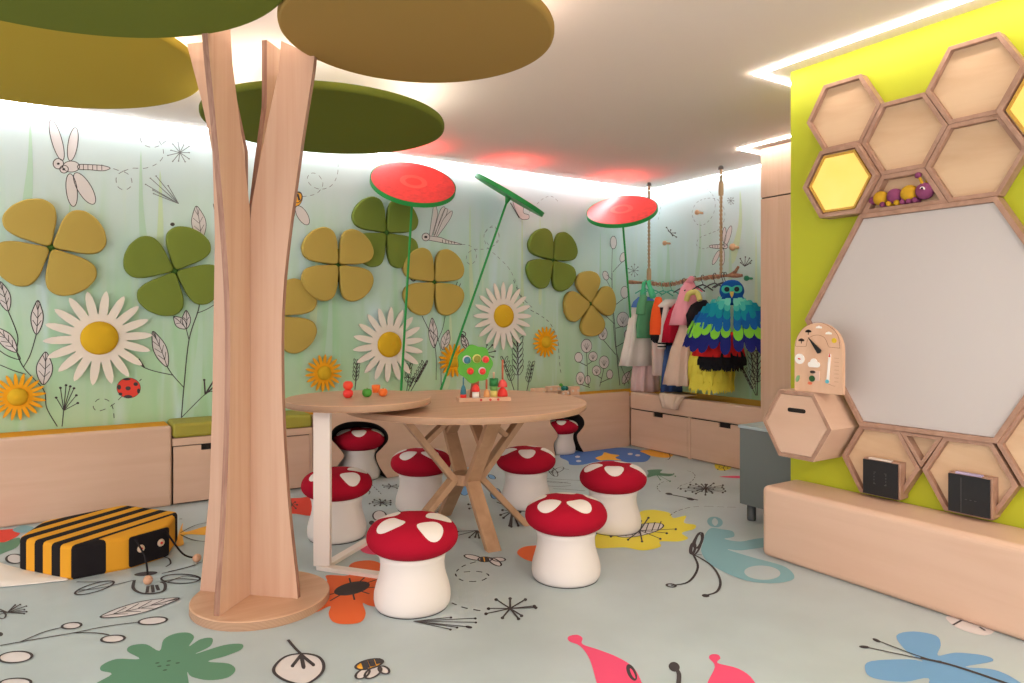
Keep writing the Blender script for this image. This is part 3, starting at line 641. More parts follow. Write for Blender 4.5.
sL = .156
hextray(1.520, -.558, 'hexagon birch tray at plinth level, left of the pair holding black panels', s=sL)
hextray(1.201, -.558, 'hexagon birch tray at plinth level, right of the pair holding black panels', s=sL)
hextray(.955, -.424, 'empty hexagon birch tray below right of the whiteboard, cut by the picture edge', s=sL)
polytray([(1.439,-.4265),(1.282,-.4265),(1.3605,-.552)], [(1.414,-.440),(1.307,-.440),(1.3605,-.526)], 'tiny triangular birch tray between the two lower hexagon trays', name='triangle_tray')
blackp = mat('black_panel', (34, 34, 36), .5, .3); pale = mat('pale_edge', (214, 196, 182), .5)
for i, (cy, cz, w, lb) in enumerate(((1.500, -.617, .137, 'square black activity panel with a small dotted square, in the left lower tray'), (1.185, -.615, .134, 'square black activity panel with one upright line, in the right lower tray'))):
    t = thing('activity_panel', lb, 'panel', (XF, cy*H, H+cz*H), 0, 'black activity panels in the lower trays')
    a, b, z0, z1 = (cy-w/2)*H, (cy+w/2)*H, H+(cz-.067)*H, H+(cz+.067)*H; x = 2.672*H
    part(MB().box(x+.008, a-.008, z0, XG-.011, b, z1+.006), 'case', wood_frame, t, .002)
    part(MB().box(x, a, z0, x+.007, b, z1), 'front_plate', blackp, t, .001)
    mk = mat('faint_mark', (88, 84, 84), .6); mb = MB(); q = x-.0008
    if i == 0:
        for u in (-.028, .028):
            for k in range(4): mb.box(q, cy*H+u-.001, H+cz*H-.026+k*.014, x, cy*H+u+.001, H+cz*H-.019+k*.014)
            for sz in (-.028, .026): mb.box(q, cy*H+u*.9-.005, H+cz*H+sz, x, cy*H+u*.9+.005, H+cz*H+sz+.002)
    else:
        mb.box(q, cy*H+.028, z0+.004, x, cy*H+.030, z1-.01); 
        for u in (-.03, -.012, .006): mb.box(q, cy*H+u, H+cz*H-.02, x, cy*H+u+.008, H+cz*H-.018)
    part(mb, 'markings', mk, t)
    part(MB().box(x-.004, a+.03, z1+.004, x+.02, b-.03, z1+.013), 'tray_lip', pale if i == 0 else mat('lilac_edge', (176, 160, 190), .5), t, .002)

# hexagon drawer standing out from the wall
dc = (1.786, -.434); X0 = 2.55*H
t = thing('hexagon_drawer_box', 'deep hexagon box with a slotted drawer front, under the wooden dial toy', 'drawer box', (XG, dc[0]*H, H+dc[1]*H))
ob = ring(MB(), hexpts(*dc, .1615, X0), hexpts(*dc, .1615-.019, X0), XG-.001-X0, 0).build('frame', [wood_frame], t, weld=True, bevel=.002); ob.data.transform(Matrix.Translation(-Vector(t.location)))
# pale veneer outside, ply on the front rim
ob.data.materials.append(wood_x)
for p in ob.data.polygons:
    if abs(p.normal.x) < .5: p.material_index = 1
fr = hexpts(*dc, .1615-.021, X0+.004); slot = []
zc = H+dc[1]*H+.072; yc = dc[0]*H-.004; hw = .040; hh = .0105
for k in range(9): a = pi/2+pi*k/8; slot.append(Vector((X0+.002, yc-hw+hh*cos(a)*1, zc+hh*sin(a))))
for k in range(9): a = -pi/2+pi*k/8; slot.append(Vector((X0+.002, yc+hw+hh*cos(a), zc+hh*sin(a))))
mb = MB(); mb.prism(fr, (.016, 0, 0)); door = part(mb, 'drawer', wood_x, t, .001)
cut = bpy.data.meshes.new('x')
def cut_slot(mesh_obj, root):
    # nothing is cut: a dark plate below stands in for the slot's shade
    return
part(MB().prism([p+Vector((.0012, 0, 0)) for p in slot], (.0022, 0, 0)), 'hand_slot', gap, t)
bpy.data.meshes.remove(cut)

# wooden dial toy (weather board) on the box
tb = thing('weather_board_toy', 'arched wooden dial toy with clouds, standing against the whiteboard', 'toy', (2.6*H, 1.69*H, H-.29*H))
bx = 2.565*H; th = .022; yb0, yb1 = 1.588*H, 1.800*H; zb = H-.2933*H; yc = (yb0+yb1)/2; Rr = (yb1-yb0)/2; zt = H-.012*H-Rr
arch = [Vector((bx, yb0, zb)), Vector((bx, yb1, zb))]+[Vector((bx, yc+Rr*cos(pi*k/20), zt+Rr*sin(pi*k/20))) for k in range(21)]
toyw = wood('toy_wood', (216, 172, 142), (226, 186, 158), (10, 10, 3))
part(MB().prism(arch, (th, 0, 0)), 'board', toyw, tb, .003)
part(MB().box(bx+th, yc-.05, zb, bx+th+.05, yc+.05, zb+.014), 'stand', toyw, tb)
def disc(y, z, r, m, nm, root, x=None, th2=.004, sy=1, n=20, rot=0):
    x = bx if x is None else x
    pts = []
    for k in range(n):
        a, b = r*sy*cos(2*pi*k/n), r*sin(2*pi*k/n)
        pts.append(Vector((x, y+a*cos(rot)-b*sin(rot), z+a*sin(rot)+b*cos(rot))))
    return part(MB().prism(pts, (-th2, 0, 0)), nm, m, root)
def TP(px, py): # point on the toy's face from the close-up
    p = onX(785+px/7.59, 310+py/7.59, bx); return p.y, p.z
def arcline(mb, pts, w):
    pp = [Vector((bx-.0006, *TP(*q))) for q in pts]; pp = smooth_pts(pp, False, 6)
    for a, b in zip(pp, pp[1:]):
        d = (b-a).normalized(); n = Vector((0, -d.z, d.y))*w/2
        mb.prism([a+n, b+n, b-n, a-n], (-.0006, 0, 0))
mb = MB()
arcline(mb, [(80,275),(95,200),(150,130),(240,92),(330,120),(400,190),(418,290)], .0016)
arcline(mb, [(160,275),(180,215),(240,190),(300,210),(330,275)], .0016); arcline(mb, [(80,275),(120,277),(160,278)], .0016); arcline(mb, [(330,280),(370,285),(418,290)], .0016)
for k in range(7): arcline(mb, [(375, 365+k*30), (392, 366+k*30), (408, 368+k*30)], .001)
arcline(mb, [(330,560),(360,575),(382,578)], .0012)
part(mb, 'engraved_lines', mat('engraving', (150, 92, 74), .8), tb)
dk = mat('toy_dark', (58, 50, 46), .7); whi = mat('toy_white', (244, 238, 232), .6); tred = mat('toy_red', (206, 52, 50), .5)
for q in ((125,232),(178,165)):
    y, z = TP(*q); m = MB(); 
    for dy, rr in ((-.008, .008), (0, .011), (.008, .008)): m.prism([Vector((bx, y+dy+rr*cos(2*pi*k/14), z+max(rr*sin(2*pi*k/14), -.003))) for k in range(14)], (-.002, 0, 0))
    m.box(bx-.002, y-.0015, z-.014, bx, y+.0015, z-.003); part(m, 'storm_cloud', dk, tb)
for q in ((258,135),(332,180)):
    y, z = TP(*q); m = MB()
    for dy, rr in ((-.009, .007), (0, .010), (.009, .007)): m.prism([Vector((bx, y+dy+rr*cos(2*pi*k/14), z+max(rr*sin(2*pi*k/14), -.003))) for k in range(14)], (-.002-rr*.02, 0, 0))
    part(m, 'small_cloud', whi, tb)
y, z = TP(375, 232); disc(y, z, .012, mat('toy_yellow', (226, 190, 50), .6), 'sun', tb)
y, z = TP(114, 370); disc(y, z, .0255, whi, 'dial', tb, th2=.005); disc(y, z, .008, tred, 'dial_hand', tb, x=bx-.005, th2=.003, sy=.4, rot=-1.2)
m = MB(); y, z = TP(222, 405)
for dy, dz, rr in ((-.018, -.006, .013), (0, .006, .018), (.018, -.006, .013)): m.prism([Vector((bx, y+dy+rr*cos(2*pi*k/18), z+dz+rr*sin(2*pi*k/18))) for k in range(18)], (-.006-rr*.02, 0, 0))
m.box(bx-.006, y-.018, z-.019, bx, y+.018, z-.006); part(m, 'cloud', whi, tb)
a = Vector((bx-.008, *TP(185, 208))); b = Vector((bx-.008, *TP(270, 318))); d = (b-a).normalized(); n = Vector((0, -d.z, d.y))
part(MB().prism([a, b+n*.013, b+d*.006, b-n*.013], (-.004, 0, 0)), 'pointer', blackp, tb, .001)
part(MB().lathe([(.001, 0), (.004, 0), (.004, .008), (.001, .008)], (bx, *TP(240, 270)), n=12, M=Matrix.Rotation(-pi/2, 3, 'Y')), 'pivot', mat('brass', (190, 150, 80), .3, .6), tb)
(y0, z0), (y1, z1) = TP(326, 555), TP(343, 335)
part(MB().prism([Vector((bx, y0+.006, z0)), Vector((bx, y0-.006, z0)), Vector((bx, y1-.005, z1)), Vector((bx, y1+.005, z1))], (-.005, 0, 0)), 'thermometer', whi, tb)
part(MB().prism([Vector((bx-.005, y1+.0045, z1-.014)), Vector((bx-.005, y1-.0045, z1-.014)), Vector((bx-.005, y1, z1+.004))], (-.002, 0, 0)), 'thermometer_tip', tred, tb)
disc(y0, z0+.008, .0095, mat('toy_aqua', (96, 180, 196), .5), 'thermometer_bulb', tb, x=bx-.005, th2=.003)
y, z = TP(98, 520); disc(y, z, .018, mat('toy_mint', (134, 178, 130), .6), 'leaf_tile', tb, sy=.5, rot=.4)
y, z = TP(240, 500); m = MB().prism([Vector((bx, y+s1*.017, z+s2*.024)) for s1, s2 in ((1,-1),(-1,-1),(-1,1),(1,1))], (-.004, 0, 0)); part(m, 'figure_tile', mat('toy_pale_tile', (222, 186, 168), .6), tb)
y, z = TP(210, 520); disc(y, z, .015, mat('toy_green', (44, 88, 46), .5), 'green_figure', tb, x=bx-.004, th2=.004); y, z = TP(215, 470); disc(y, z, .007, dk, 'green_figure_hat', tb, x=bx-.004, th2=.004, sy=2)
y, z = TP(195, 555); disc(y, z, .007, mat('toy_orange', (232, 120, 90), .5), 'figure_foot', tb, x=bx-.004, th2=.004, sy=1.6)

# plush caterpillar
zc0 = H+.441*H
ct = thing('plush_caterpillar', 'purple and yellow knitted toy caterpillar lying on the small trapezoid shelf', 'toy', (XF+.02, 1.43*H, zc0))
pur = mat('plum_knit', (136, 70, 106), .95, .1, bump=.5, bscale=300); yel = mat('mustard_knit', (200, 154, 44), .95, .1, bump=.5, bscale=300)
cx = XF+.012; 
def cP(px, py): p = onX(800+px/6.827, 130+py/6.827, cx); return p.y, p.z
for i, (px, py, r, m) in enumerate(((500,500,.020,pur),(553,490,.034,yel),(648,475,.035,pur),(748,455,.038,yel),(852,455,.038,pur))):
    y, z = cP(px, py)
    part(MB().ball((cx, y, zc0+.016+r*.85 if r > .021 else zc0+.04), r), 'head' if i == 4 else 'body_segment', m, ct)
for i, (px, m) in enumerate(((575,pur),(618,yel),(672,yel),(712,pur),(755,pur),(795,pur))):
    y, z = cP(px, 530); 
    for sx in (-.016, .016): part(MB().ball((cx+sx, y, zc0+.0125), .0125), 'foot', m, ct)
y, z = cP(872, 462); zz = zc0+.016+.034
part(MB().lathe([(.001, 0), (.011, 0), (.011, .003), (.001, .003)], (cx-.033, y+.006, zz+.004), n=16, M=Matrix.Rotation(-pi/2-.35, 3, 'Y')), 'eye', whi, ct)
part(MB().ball((cx-.037, y+.006, zz+.006), .005), 'pupil', blackp, ct)
yh, _ = cP(850, 400)
for sx, dy in ((-.014, .018), (.014, -.006)):
    e = Vector((cx+sx*1.4, yh+dy, zc0+.12)); part(MB().tube([(cx+sx, yh, zc0+.075), (cx+sx*1.2, yh+dy*.5, zc0+.1), e], .006), 'antenna', yel, ct); part(MB().ball(e, .014), 'antenna_tip', pur, ct)

# ================================================================ WALL FLOWERS
def petal_pts(ox, oz, R, ang, Y, thin=0):
    base = [(.05, 0), (.25, .215), (.47, .39), (.68, .46), (.87, .37), (.97, .17), (.99, 0), (.97, -.17), (.87, -.37), (.68, -.46), (.47, -.39), (.25, -.215)]
    q = []
    for l, c in base:
        l *= R; c *= R; q.append(Vector((ox+l*cos(ang)-c*sin(ang), Y, oz+l*sin(ang)+c*cos(ang))))
    return smooth_pts(q, True, 5)
fel_o = mat('olive_felt', (186, 160, 84), .95, .1, bump=.2, bscale=300); fel_g = mat('moss_felt', (120, 134, 60), .95, .1, bump=.2, bscale=300)
core = mat('clover_core', (66, 104, 40), .8)
def clover(px, py, rot, m, label, off=.02, R=.266):
    p = onY(px, py, YB-.05); t = thing('clover', label, 'wall decoration', (p.x, YB, p.z), 0, 'padded four-leaf clovers on the mural wall')
    for k in range(4):
        mb = MB(); mb.pillow(petal_pts(0, 0, R*H, radians(rot+90*k), -off), (0, -1, 0), .045, .012); mb.build('petal', m, t)
        q = petal_pts(0, 0, R*H*.5, radians(rot+90*k), -.001); MB().prism(q, (0, -off+.002, 0)).build('spacer', core, t)
    MB().lathe([(.02, 0), (.02, .045), (.001, .047)], (0, 0, 0), n=16, M=Matrix.Rotation(pi/2, 3, 'X')).build('center', core, t)
clover(51, 247.6, 31, fel_o, 'olive yellow padded clover at the far left below the big dragonfly')
clover(175, 271, 66, fel_g, 'green padded clover above the ladybird, partly behind the trunk')
clover(279, 316, 45, fel_o, 'olive yellow padded clover mostly hidden behind the tree trunk')
clover(337, 265, 45, fel_o, 'olive yellow padded clover right of the trunk overlapping a green clover', .06)
clover(387, 232.5, 45, fel_g, 'green padded clover under the leftmost red disc flower', .005)
clover(434.5, 282, 45, fel_o, 'olive yellow padded clover between the two left green stems')
clover(552.8, 260, 40, fel_g, 'green padded clover right of the leaning red disc flower')
clover(590.7, 303.7, 8, fel_o, 'olive yellow padded clover nearest the costume rail')
petal_w = mat('petal_white', (236, 224, 214), .7, .2); petal_y = mat('petal_amber', (238, 164, 24), .7, .2)
dome_y = mat('dome_mustard', (216, 172, 44), .9, .1, bump=.2, bscale=300)
def daisy(px, py, R, n, m, rc, label, grp, ph=.1, sharp=.55):
    p = onY(px, py, YB-.03); t = thing('daisy', label, 'wall decoration', (p.x, YB, p.z), 0, grp)
    pts = []; R *= H; ri = R*.50
    for i in range(n):
        a = ph+2*pi*i/n; wd = pi/n
        for l, c in ((ri, -.93), (R*.70, -.80), (R*.85, -.66), (R*.95, -.36), (R, 0), (R*.95, .36), (R*.85, .66), (R*.70, .80), (ri, .93)):
            # petals keep their width: c is across in units of half the pitch at ri
            cw = c*wd*ri*(1.18 if l > ri else 1.0); pts.append(Vector((l*cos(a)-cw*sin(a), -.028, l*sin(a)+cw*cos(a))))
    MB().prism(pts, (0, -.010, 0)).build('petals', m, t, .0015)
    rc *= H; MB().lathe([(rc*.9, 0), (rc, .004), (rc*.98, .014), (rc*.85, .026), (rc*.6, .036), (rc*.3, .041), (.001, .043)], (0, -.0385, 0), n=32, M=Matrix.Rotation(pi/2, 3, 'X')).build('dome', dome_y, t)
    MB().lathe([(.03, 0), (.03, .0275)], (0, -.0005, 0), n=16, M=Matrix.Rotation(pi/2, 3, 'X')).build('spacer', white, t)
wg = 'large white daisies on the mural wall'; yg = 'small amber daisies on the mural wall'
daisy(99.5, 338, .256, 18, petal_w, .090, 'large white daisy beside the printed ladybird at the left', wg, .05)
daisy(389, 344.5, .253, 18, petal_w, .086, 'large white daisy crossed by the leftmost green stem', wg, .12)
daisy(503, 316, .253, 20, petal_w, .086, 'large white daisy above the green toy tree, between stem and clovers', wg, .0)
daisy(17.9, 396.8, .122, 20, petal_y, .045, 'small amber daisy at the lower left edge of the wall', yg)
daisy(323.8, 373, .12, 18, petal_y, .045, 'small amber daisy above the red wooden balls', yg)
daisy(453.5, 360.5, .12, 18, petal_y, .045, 'small amber daisy half behind the toy tree', yg)
daisy(545.5, 342, .12, 18, petal_y, .045, 'small amber daisy below the green clover on the right', yg)

# ================================================================ RED DISC FLOWERS ON GREEN STEMS
gstem = mat('stem_green', (40, 148, 70), .5, .3); rdisc = mat('poppy_red', (238, 84, 84), .32, .35, var=.05, vscale=30); rmid = mat('poppy_ring', (240, 120, 112), .4, .3); 
def poppy(base_px, top_px, Yb, Yt, nrm, label, power=6):
    b = onY(*base_px, Yb); b.z = TB-.047; b = onY(base_px[0], base_px[1], Yb); 
    top = onY(*top_px, Yt); d = (top-b).normalized(); b = b+d*((TB-.003-b.z)/d.z)
    t = thing('disc_flower', label, 'wall decoration', b, 0, 'tall red disc flowers with green stems'); L = Vector(b)
    n = Vector(nrm).normalized(); R = .275*H; u = n.orthogonal().normalized(); M = Matrix((u, n.cross(u), n)).transposed()
    o = MB().tube([b, b*.5+top*.5, top], .0095, n=12).build('stem', gstem, t); o.data.transform(Matrix.Translation(-L)); o.location = (0, 0, 0)
    def pt(mb, nm, m, bev=0): o = mb.build(nm, m, t, bev); o.data.transform(Matrix.Translation(-L)); o.location = (0, 0, 0); return o
    pt(MB().lathe([(.001, .0), (R, .0), (R, .036), (R-.004, .036), (R-.006, .032), (.001, .032)], top, n=72, M=M, smooth=False), 'rim', gstem)
    pt(MB().lathe([(R-.008, .0325), (R-.008, .037), (.001, .037)], top, n=72, M=M, smooth=False), 'face', rdisc)
    pt(MB().lathe([(.064, .0372), (.064, .040), (.105, .040), (.105, .0372)], top, n=48, M=M, smooth=False), 'lens_ring', rmid)
    pt(MB().tube([top-d*.06, top-n*.001], [.010, .03], n=16), 'collar', gstem)
    l = bpy.data.lights.new('poppy_uplight', 'SPOT'); l.energy = power*1.1; l.color = (1, .10, .08); l.spot_size = radians(150); l.spot_blend = 1.0; l.shadow_soft_size = .05
    lo = bpy.data.objects.new('poppy_uplight', l); C.objects.link(lo); lo.location = top+n*.06
    return top, n
vw = lambda px: Vector((-(SA+CA*(px-512)/698), -(CA-SA*(px-512)/698), 0)).normalized()   # towards the camera, level
def tilt(px, k, up=1, side=0):
    v = vw(px); r = Vector((v.y, -v.x, 0)); return v*k+Vector((0, 0, up))+r*side
def edge_on(px, py, dx, dy):
    v = ray(px, py).normalized(); L = Vector((CA, -SA, 0))*dx+Vector((0, 0, -dy)); n = v.cross(L).normalized()
    if n.z < 0: n = -n
    return n+v*.05
f1 = poppy((401, 392), (413, 186), 4.27*H, 4.12*H, tilt(413, .78, 1, -.16), 'red disc flower with white glare, leftmost of the three')
f2 = poppy((440, 392), (508.5, 197), 4.27*H, 4.12*H, edge_on(513, 193, 62, 37), 'leaning disc flower seen edge-on as a green bar')
f3 = poppy((636, 385), (622, 213), 4.22*H, 4.10*H, tilt(622, .62, 1, .1), 'red disc flower beside the costume rail, rightmost of the three')
for i, (top, n) in enumerate((f1, f2, f3)): pass
for lo in [o for o in bpy.data.objects if o.type == 'LIGHT']:
    lo.rotation_euler = (pi, 0, 0)

# ================================================================ TREE WITH CANOPY DISCS
tl, tf = -.93, 2.47
tree = thing('play_tree', 'large birch plywood tree with four round felt canopies on a disc base', 'indoor tree', CW(tl, tf))
To = Vector(tree.location)
MB().lathe([(.001, 0), (.277, 0), (.280, .004), (.280, .034), (.276, .038), (.001, .038)], Vector((CA, -SA, 0))*.052, n=72, smooth=False).build('base_plate', [wood_top], tree)
ba = bpy.data.objects['base_plate']
ba.data.materials.append(ply_edge)
for p in ba.data.polygons:
    if abs(p.normal.z) < .5: p.material_index = 1
def ro(z):  # outer radius of a fin in eye heights by height above camera plane (eye heights)
    T = [(-1, .200), (-.8, .172), (-.6, .150), (-.35, .134), (-.1, .128), (.1, .134), (.3, .158), (.5, .188), (.7, .218), (.93, .262)]
    for (a, x), (b, y) in zip(T, T[1:]):
        if z <= b:
            s = (z-a)/(b-a); return x+(y-x)*s
    return T[-1][1]+(z-.93)*.18
def ri(z): return .008 if z < .36 else .008+.125*((z-.36)/.57)**1.1 if z > .36 else .008
base_ang = atan2(-.189*CA*0+(.982*(-SA)+(-.189)*CA), (.982*CA+(-.189)*SA))
DZ = .92*H+H
fin_names = []
for k in range(4):
    a = base_ang+pi/2*k; dr_ = Vector((cos(a), sin(a), 0)); nn = Vector((-sin(a), cos(a), 0))
    zm = {0: .912, 1: 1.03, 2: .992, 3: .912}[k]; zs = [-.968+i*(zm+.968)/40 for i in range(41)]
    ro_s = [sum(ro(min(zm+.01, max(-.968, z+j*.05))) for j in (-2, -1, 0, 1, 2))/5 for z in zs]
    inner = [max(.010, ri(z)) if k % 2 else max(.0105, ri(z)) for z in zs]
    if k == 2:      # the left fin hugs the trunk and flares only near the top
        TL = [(-1, .190), (-.6, .148), (-.28, .138), (.3, .128), (.6, .138), (.79, .182), (.992, .240)]
        ro_s = [next(x+(y-x)*(z-a_)/(b_-a_) for (a_, x), (b_, y) in zip(TL, TL[1:]) if z <= b_+1e-6) for z in zs]
        inner = [max(.0105, ri(z)-.045) for z in zs]
    if k == 1: inner = [min(max(.010, ri(z)), .10) for z in zs]; ro_s = [min(q, .27) for q in ro_s]
    mb = MB(); n = len(zs); th = .012
    for sgn in (1, -1):
        vs = []
        for z, a_, b_ in zip(zs, inner, ro_s): vs += [dr_*a_*H+Vector((0, 0, H+z*H+(.075 if z > zm-.001 and k in (0, 3) else 0)))+nn*th*sgn, dr_*b_*H+Vector((0, 0, H+z*H))+nn*th*sgn]
        mb.add(vs, [(2*i, 2*i+1, 2*i+3, 2*i+2) for i in range(n-1)], 0)
    for vals in (inner, ro_s):
        vs = []
        for z, b_ in zip(zs, vals):
            up_ = .075 if z > zm-.001 and k in (0, 3) and vals is inner else 0
            vs += [dr_*b_*H+Vector((0, 0, H+z*H+up_))+nn*th, dr_*b_*H+Vector((0, 0, H+z*H+up_))-nn*th]
        mb.add(vs, [(2*i, 2*i+1, 2*i+3, 2*i+2) for i in range(n-1)], 1)
    for i in (0, n-1):
        z = zs[i]; ui = .075 if i and k in (0, 3) else 0; mb.add([dr_*inner[i]*H+nn*th+Vector((0,0,H+z*H+ui)), dr_*ro_s[i]*H+nn*th+Vector((0,0,H+z*H)), dr_*ro_s[i]*H-nn*th+Vector((0,0,H+z*H)), dr_*inner[i]*H-nn*th+Vector((0,0,H+z*H+ui))], [(0,1,2,3)], 1)
    mb.build('trunk_fin', [wood_tree if 'wood_tree' in globals() else wood('birch_trunk', (200, 158, 134), (208, 170, 147), (22, 22, .9)), fin_edge], tree, weld=True)
can_m = mat('canopy_moss', (104, 112, 44), .95, .1, bump=.2, bscale=250); can_o = mat('canopy_ochre', (160, 128, 72), .95, .1, bump=.2, bscale=250)
can_y = mat('canopy_olive', (176, 150, 56), .95, .1, bump=.2, bscale=250)
for lat, fw, r, m, lb, dz in ((-1.175, 1.631, .640, can_m, 'moss green round canopy', 0), (-.300, 2.262, .437, can_o, 'ochre round canopy', 0), (-1.897, 2.615, .680, can_y, 'olive yellow round canopy', .08*H), (-.875, 3.30, .553, can_m, 'moss green round canopy at the back', 0)):
    c = CW(lat, fw)-To; c.z = DZ-.008+dz; R = r*H
    d = MB().lathe([(.001, 0), (R-.012, 0), (R-.003, .004), (R, .014), (R, .030), (R-.004, .040), (R-.014, .044), (.001, .044)], (0, 0, 0), n=96).build('canopy_disc', m, tree)
    for p in d.data.polygons: p.use_smooth = abs(p.normal.z) < .98
    d.location = c; d['label'] = lb
    rg = MB().lathe([(R*.80, .046), (R*.83, .046), (R*.83, .058), (R*.80, .058), (R*.80, .046)], (0, 0, 0), n=64, smooth=False).build('light_ring', led_ring, d)

# ================================================================ MUSHROOM STOOLS
def stool_proto():
    t = thing('mushroom_stool', 'x', 'stool', (0, 0, 0), 0, 'red and white mushroom stools')
    base = [(.001, .004), (.150, .004), (.157, .016), (.161, .04), (.160, .068), (.153, .10), (.143, .135), (.136, .165), (.134, .195), (.137, .225), (.145, .248), (.10, .249), (.001, .249)]
    MB().lathe([(r, z*.915) for r, z in base], n=56).build('body', stem_fab, t)
    MB().lathe([(.001, 0), (.149, 0), (.151, .0035), (.001, .0037)], n=56, smooth=False).build('foot_ring', dark_fab, t)
    prof = []
    for i in range(25):
        a = -pi/2+pi*i/24
        r = .192*max(cos(a), 0)**.58; z = .290+(.082 if sin(a) > 0 else .074)*(abs(sin(a))**1.0)*(1 if sin(a) > 0 else -1)
        prof.append((max(r, .001), z))
    cap = [q for q in prof]
    MB().lathe(cap, n=64).build('cap', red_fab, t)
    # white felt dots follow the dome
    top = cap[12:]
    arc = [0]
    for (r0, z0), (r1, z1) in zip(top, top[1:]): arc.append(arc[-1]+sqrt((r1-r0)**2+(z1-z0)**2))
    def at(s):
        s = max(0, min(s, arc[-1]))
        for i in range(len(arc)-1):
            if s <= arc[i+1]:
                f = (s-arc[i])/(arc[i+1]-arc[i]); return top[i][0]*(1-f)+top[i+1][0]*f, top[i][1]*(1-f)+top[i+1][1]*f
        return top[-1]
    for k, (s0, rad, ra2) in enumerate(((.112, .056, .060), (.080, .056, .056), (.118, .056, .058), (.082, .054, .056), (.104, .056, .056))):
        ph = 2*pi*k/5+(.1 if k % 2 else -.08); vs = []; fs = []; nr, na = 5, 28
        r0, z0 = at(s0)
        # local tangent frame, then drop each point on the dome radially
        e1 = Vector((cos(ph), sin(ph), 0)); e2 = Vector((-sin(ph), cos(ph), 0))
        for i in range(nr+1):
            for j in range(na):
                ang = 2*pi*j/na; w = (1+.07*sin(3*ang+k)); q = i/nr
                ds = s0+rad*q*w*sin(ang); dt = ra2*q*w*cos(ang); r, z = at(ds)
                phi = ph+atan2(dt, max(r, .03)); nz = Vector((r*cos(phi), r*sin(phi), z-.27)).normalized()
                vs.append(Vector((r*cos(phi), r*sin(phi), z))+nz*.0016)
        for i in range(nr):
            for j in range(na): fs.append((i*na+j, i*na+(j+1) % na, (i+1)*na+(j+1) % na, (i+1)*na+j))
        MB().add(vs, fs, 0, True).build('felt_spot', spot_fab, t)
    return t
st = stool_proto()
def stool_at(px, yb, rot, label, first=False, k=1.0, fwd=None):
    # yb: picture row of the front of the foot
    t = 698/(yb+4-320)+.135*k; u = (px-512)/698
    p = CW(u*t, t)
    if fwd is not None: p = fwd
    if first:
        st.location = p; st.rotation_euler = (0, 0, rot); st['label'] = label; st.scale = (k,)*3; return st
    return dup(st, label, p, rot, k)
def face(px, deg):  # rotation so that the first dot sits deg clockwise from the direction to the camera
    v = vw(px); return atan2(v.y, v.x)+radians(deg)
stool_at(412.5, 617, face(412, -47), 'red mushroom stool nearest the camera, in front of the side table', True)
stool_at(566, 586, face(566, 38), 'red mushroom stool at the front right of the round table')
stool_at(613, 533, face(613, 8), 'red mushroom stool standing on the printed yellow flower')
stool_at(526, 508, face(526, 8), 'red mushroom stool behind the right side of the big table legs')
stool_at(337, 542, face(337, -48), 'red mushroom stool half behind the white table post')
stool_at(421, 511, face(421, 36), 'red mushroom stool behind the left side of the big table legs')
stool_at(359, 478, face(359, 5), 'red mushroom stool tucked in the left wall niche', fwd=Vector((onZ(358, 478).x+.01, BF+.120, 0)))
stool_at(563, 453, face(563, 5), 'small red mushroom stool tucked in the right wall niche', k=.80, fwd=Vector((onZ(562.5, 453).x, BF+.085, 0)))

# ================================================================ TABLES
mt = thing('round_table', 'large round birch table on splayed crossing legs', 'table', CW(-.215, 3.3))
Rt = .565*H; zt = H-.384*H; zu = zt-.034
def discobj(R, z0, z1, name, root, n=96):
    o = MB().lathe([(.001, z0), (R-.004, z0), (R, z0+.004), (R, z1-.004), (R-.004, z1), (.001, z1)], n=n, smooth=False).build(name, [wood_top, ply_edge], root, weld=True)
    for p in o.data.polygons:
        if abs(p.normal.z) < .3: p.material_index = 1; p.use_smooth = True
    return o
discobj(Rt, zu, zt, 'tabletop', mt)
def board(mb, a, b, w, th, wdir, cut0=None, cut1=None):
    # flat board from a to b, w across along wdir, th thick; ends cut level
    a, b, wd = Vector(a), Vector(b), Vector(wdir).normalized(); d = (b-a).normalized(); t = d.cross(wd).normalized()
    # level ends: thickness offset lies in the horizontal plane
    h = Vector((t.x, t.y, 0)); h = h.normalized()*(th/max(abs(t.dot(h.normalized())), .2)) if h.length > .05 else t*th
    vs = []
    for p in (a, b):
        for sw in (-1, 1):
            for sh in (-1, 1): vs.append(p+wd*w/2*sw+h/2*sh)
    mb.add(vs, [(0,1,3,2),(4,6,7,5),(0,4,5,1),(2,3,7,6),(0,2,6,4),(1,5,7,3)])
zw = .305
for k, dg in enumerate((-64, 22, 116, 206)):
    a = radians(dg); ax = (Vector((CA, -SA, 0))*cos(a)+Vector((SA, CA, 0))*sin(a)); w = Vector((-ax.y, ax.x, 0))
    rw = .080
    mb = MB()
    foot = ax*.365; waist = ax*rw+Vector((0, 0, zw)); top = ax*.40+Vector((0, 0, zu))
    board(mb, foot, waist, .078, .034, w); lg = mb.build('leg', wood_leg, mt, .002)
    board(m2 := MB(), waist, top, .078, .034, w); m2.build('upper_strut', wood_leg, mt, .002)
    mid = waist*.45+top*.55; board(m3 := MB(), mid-ax*.01, ax*.035+Vector((0, 0, zu)), .060, .028, w); m3.build('fork_brace', wood_leg, mt, .002)
m = MB(); 
m.lathe([(.001, zw-.03), (.085, zw-.03), (.085, zw+.03), (.001, zw+.03)], n=8, smooth=False); m.build('hub', wood_leg, mt, .003)

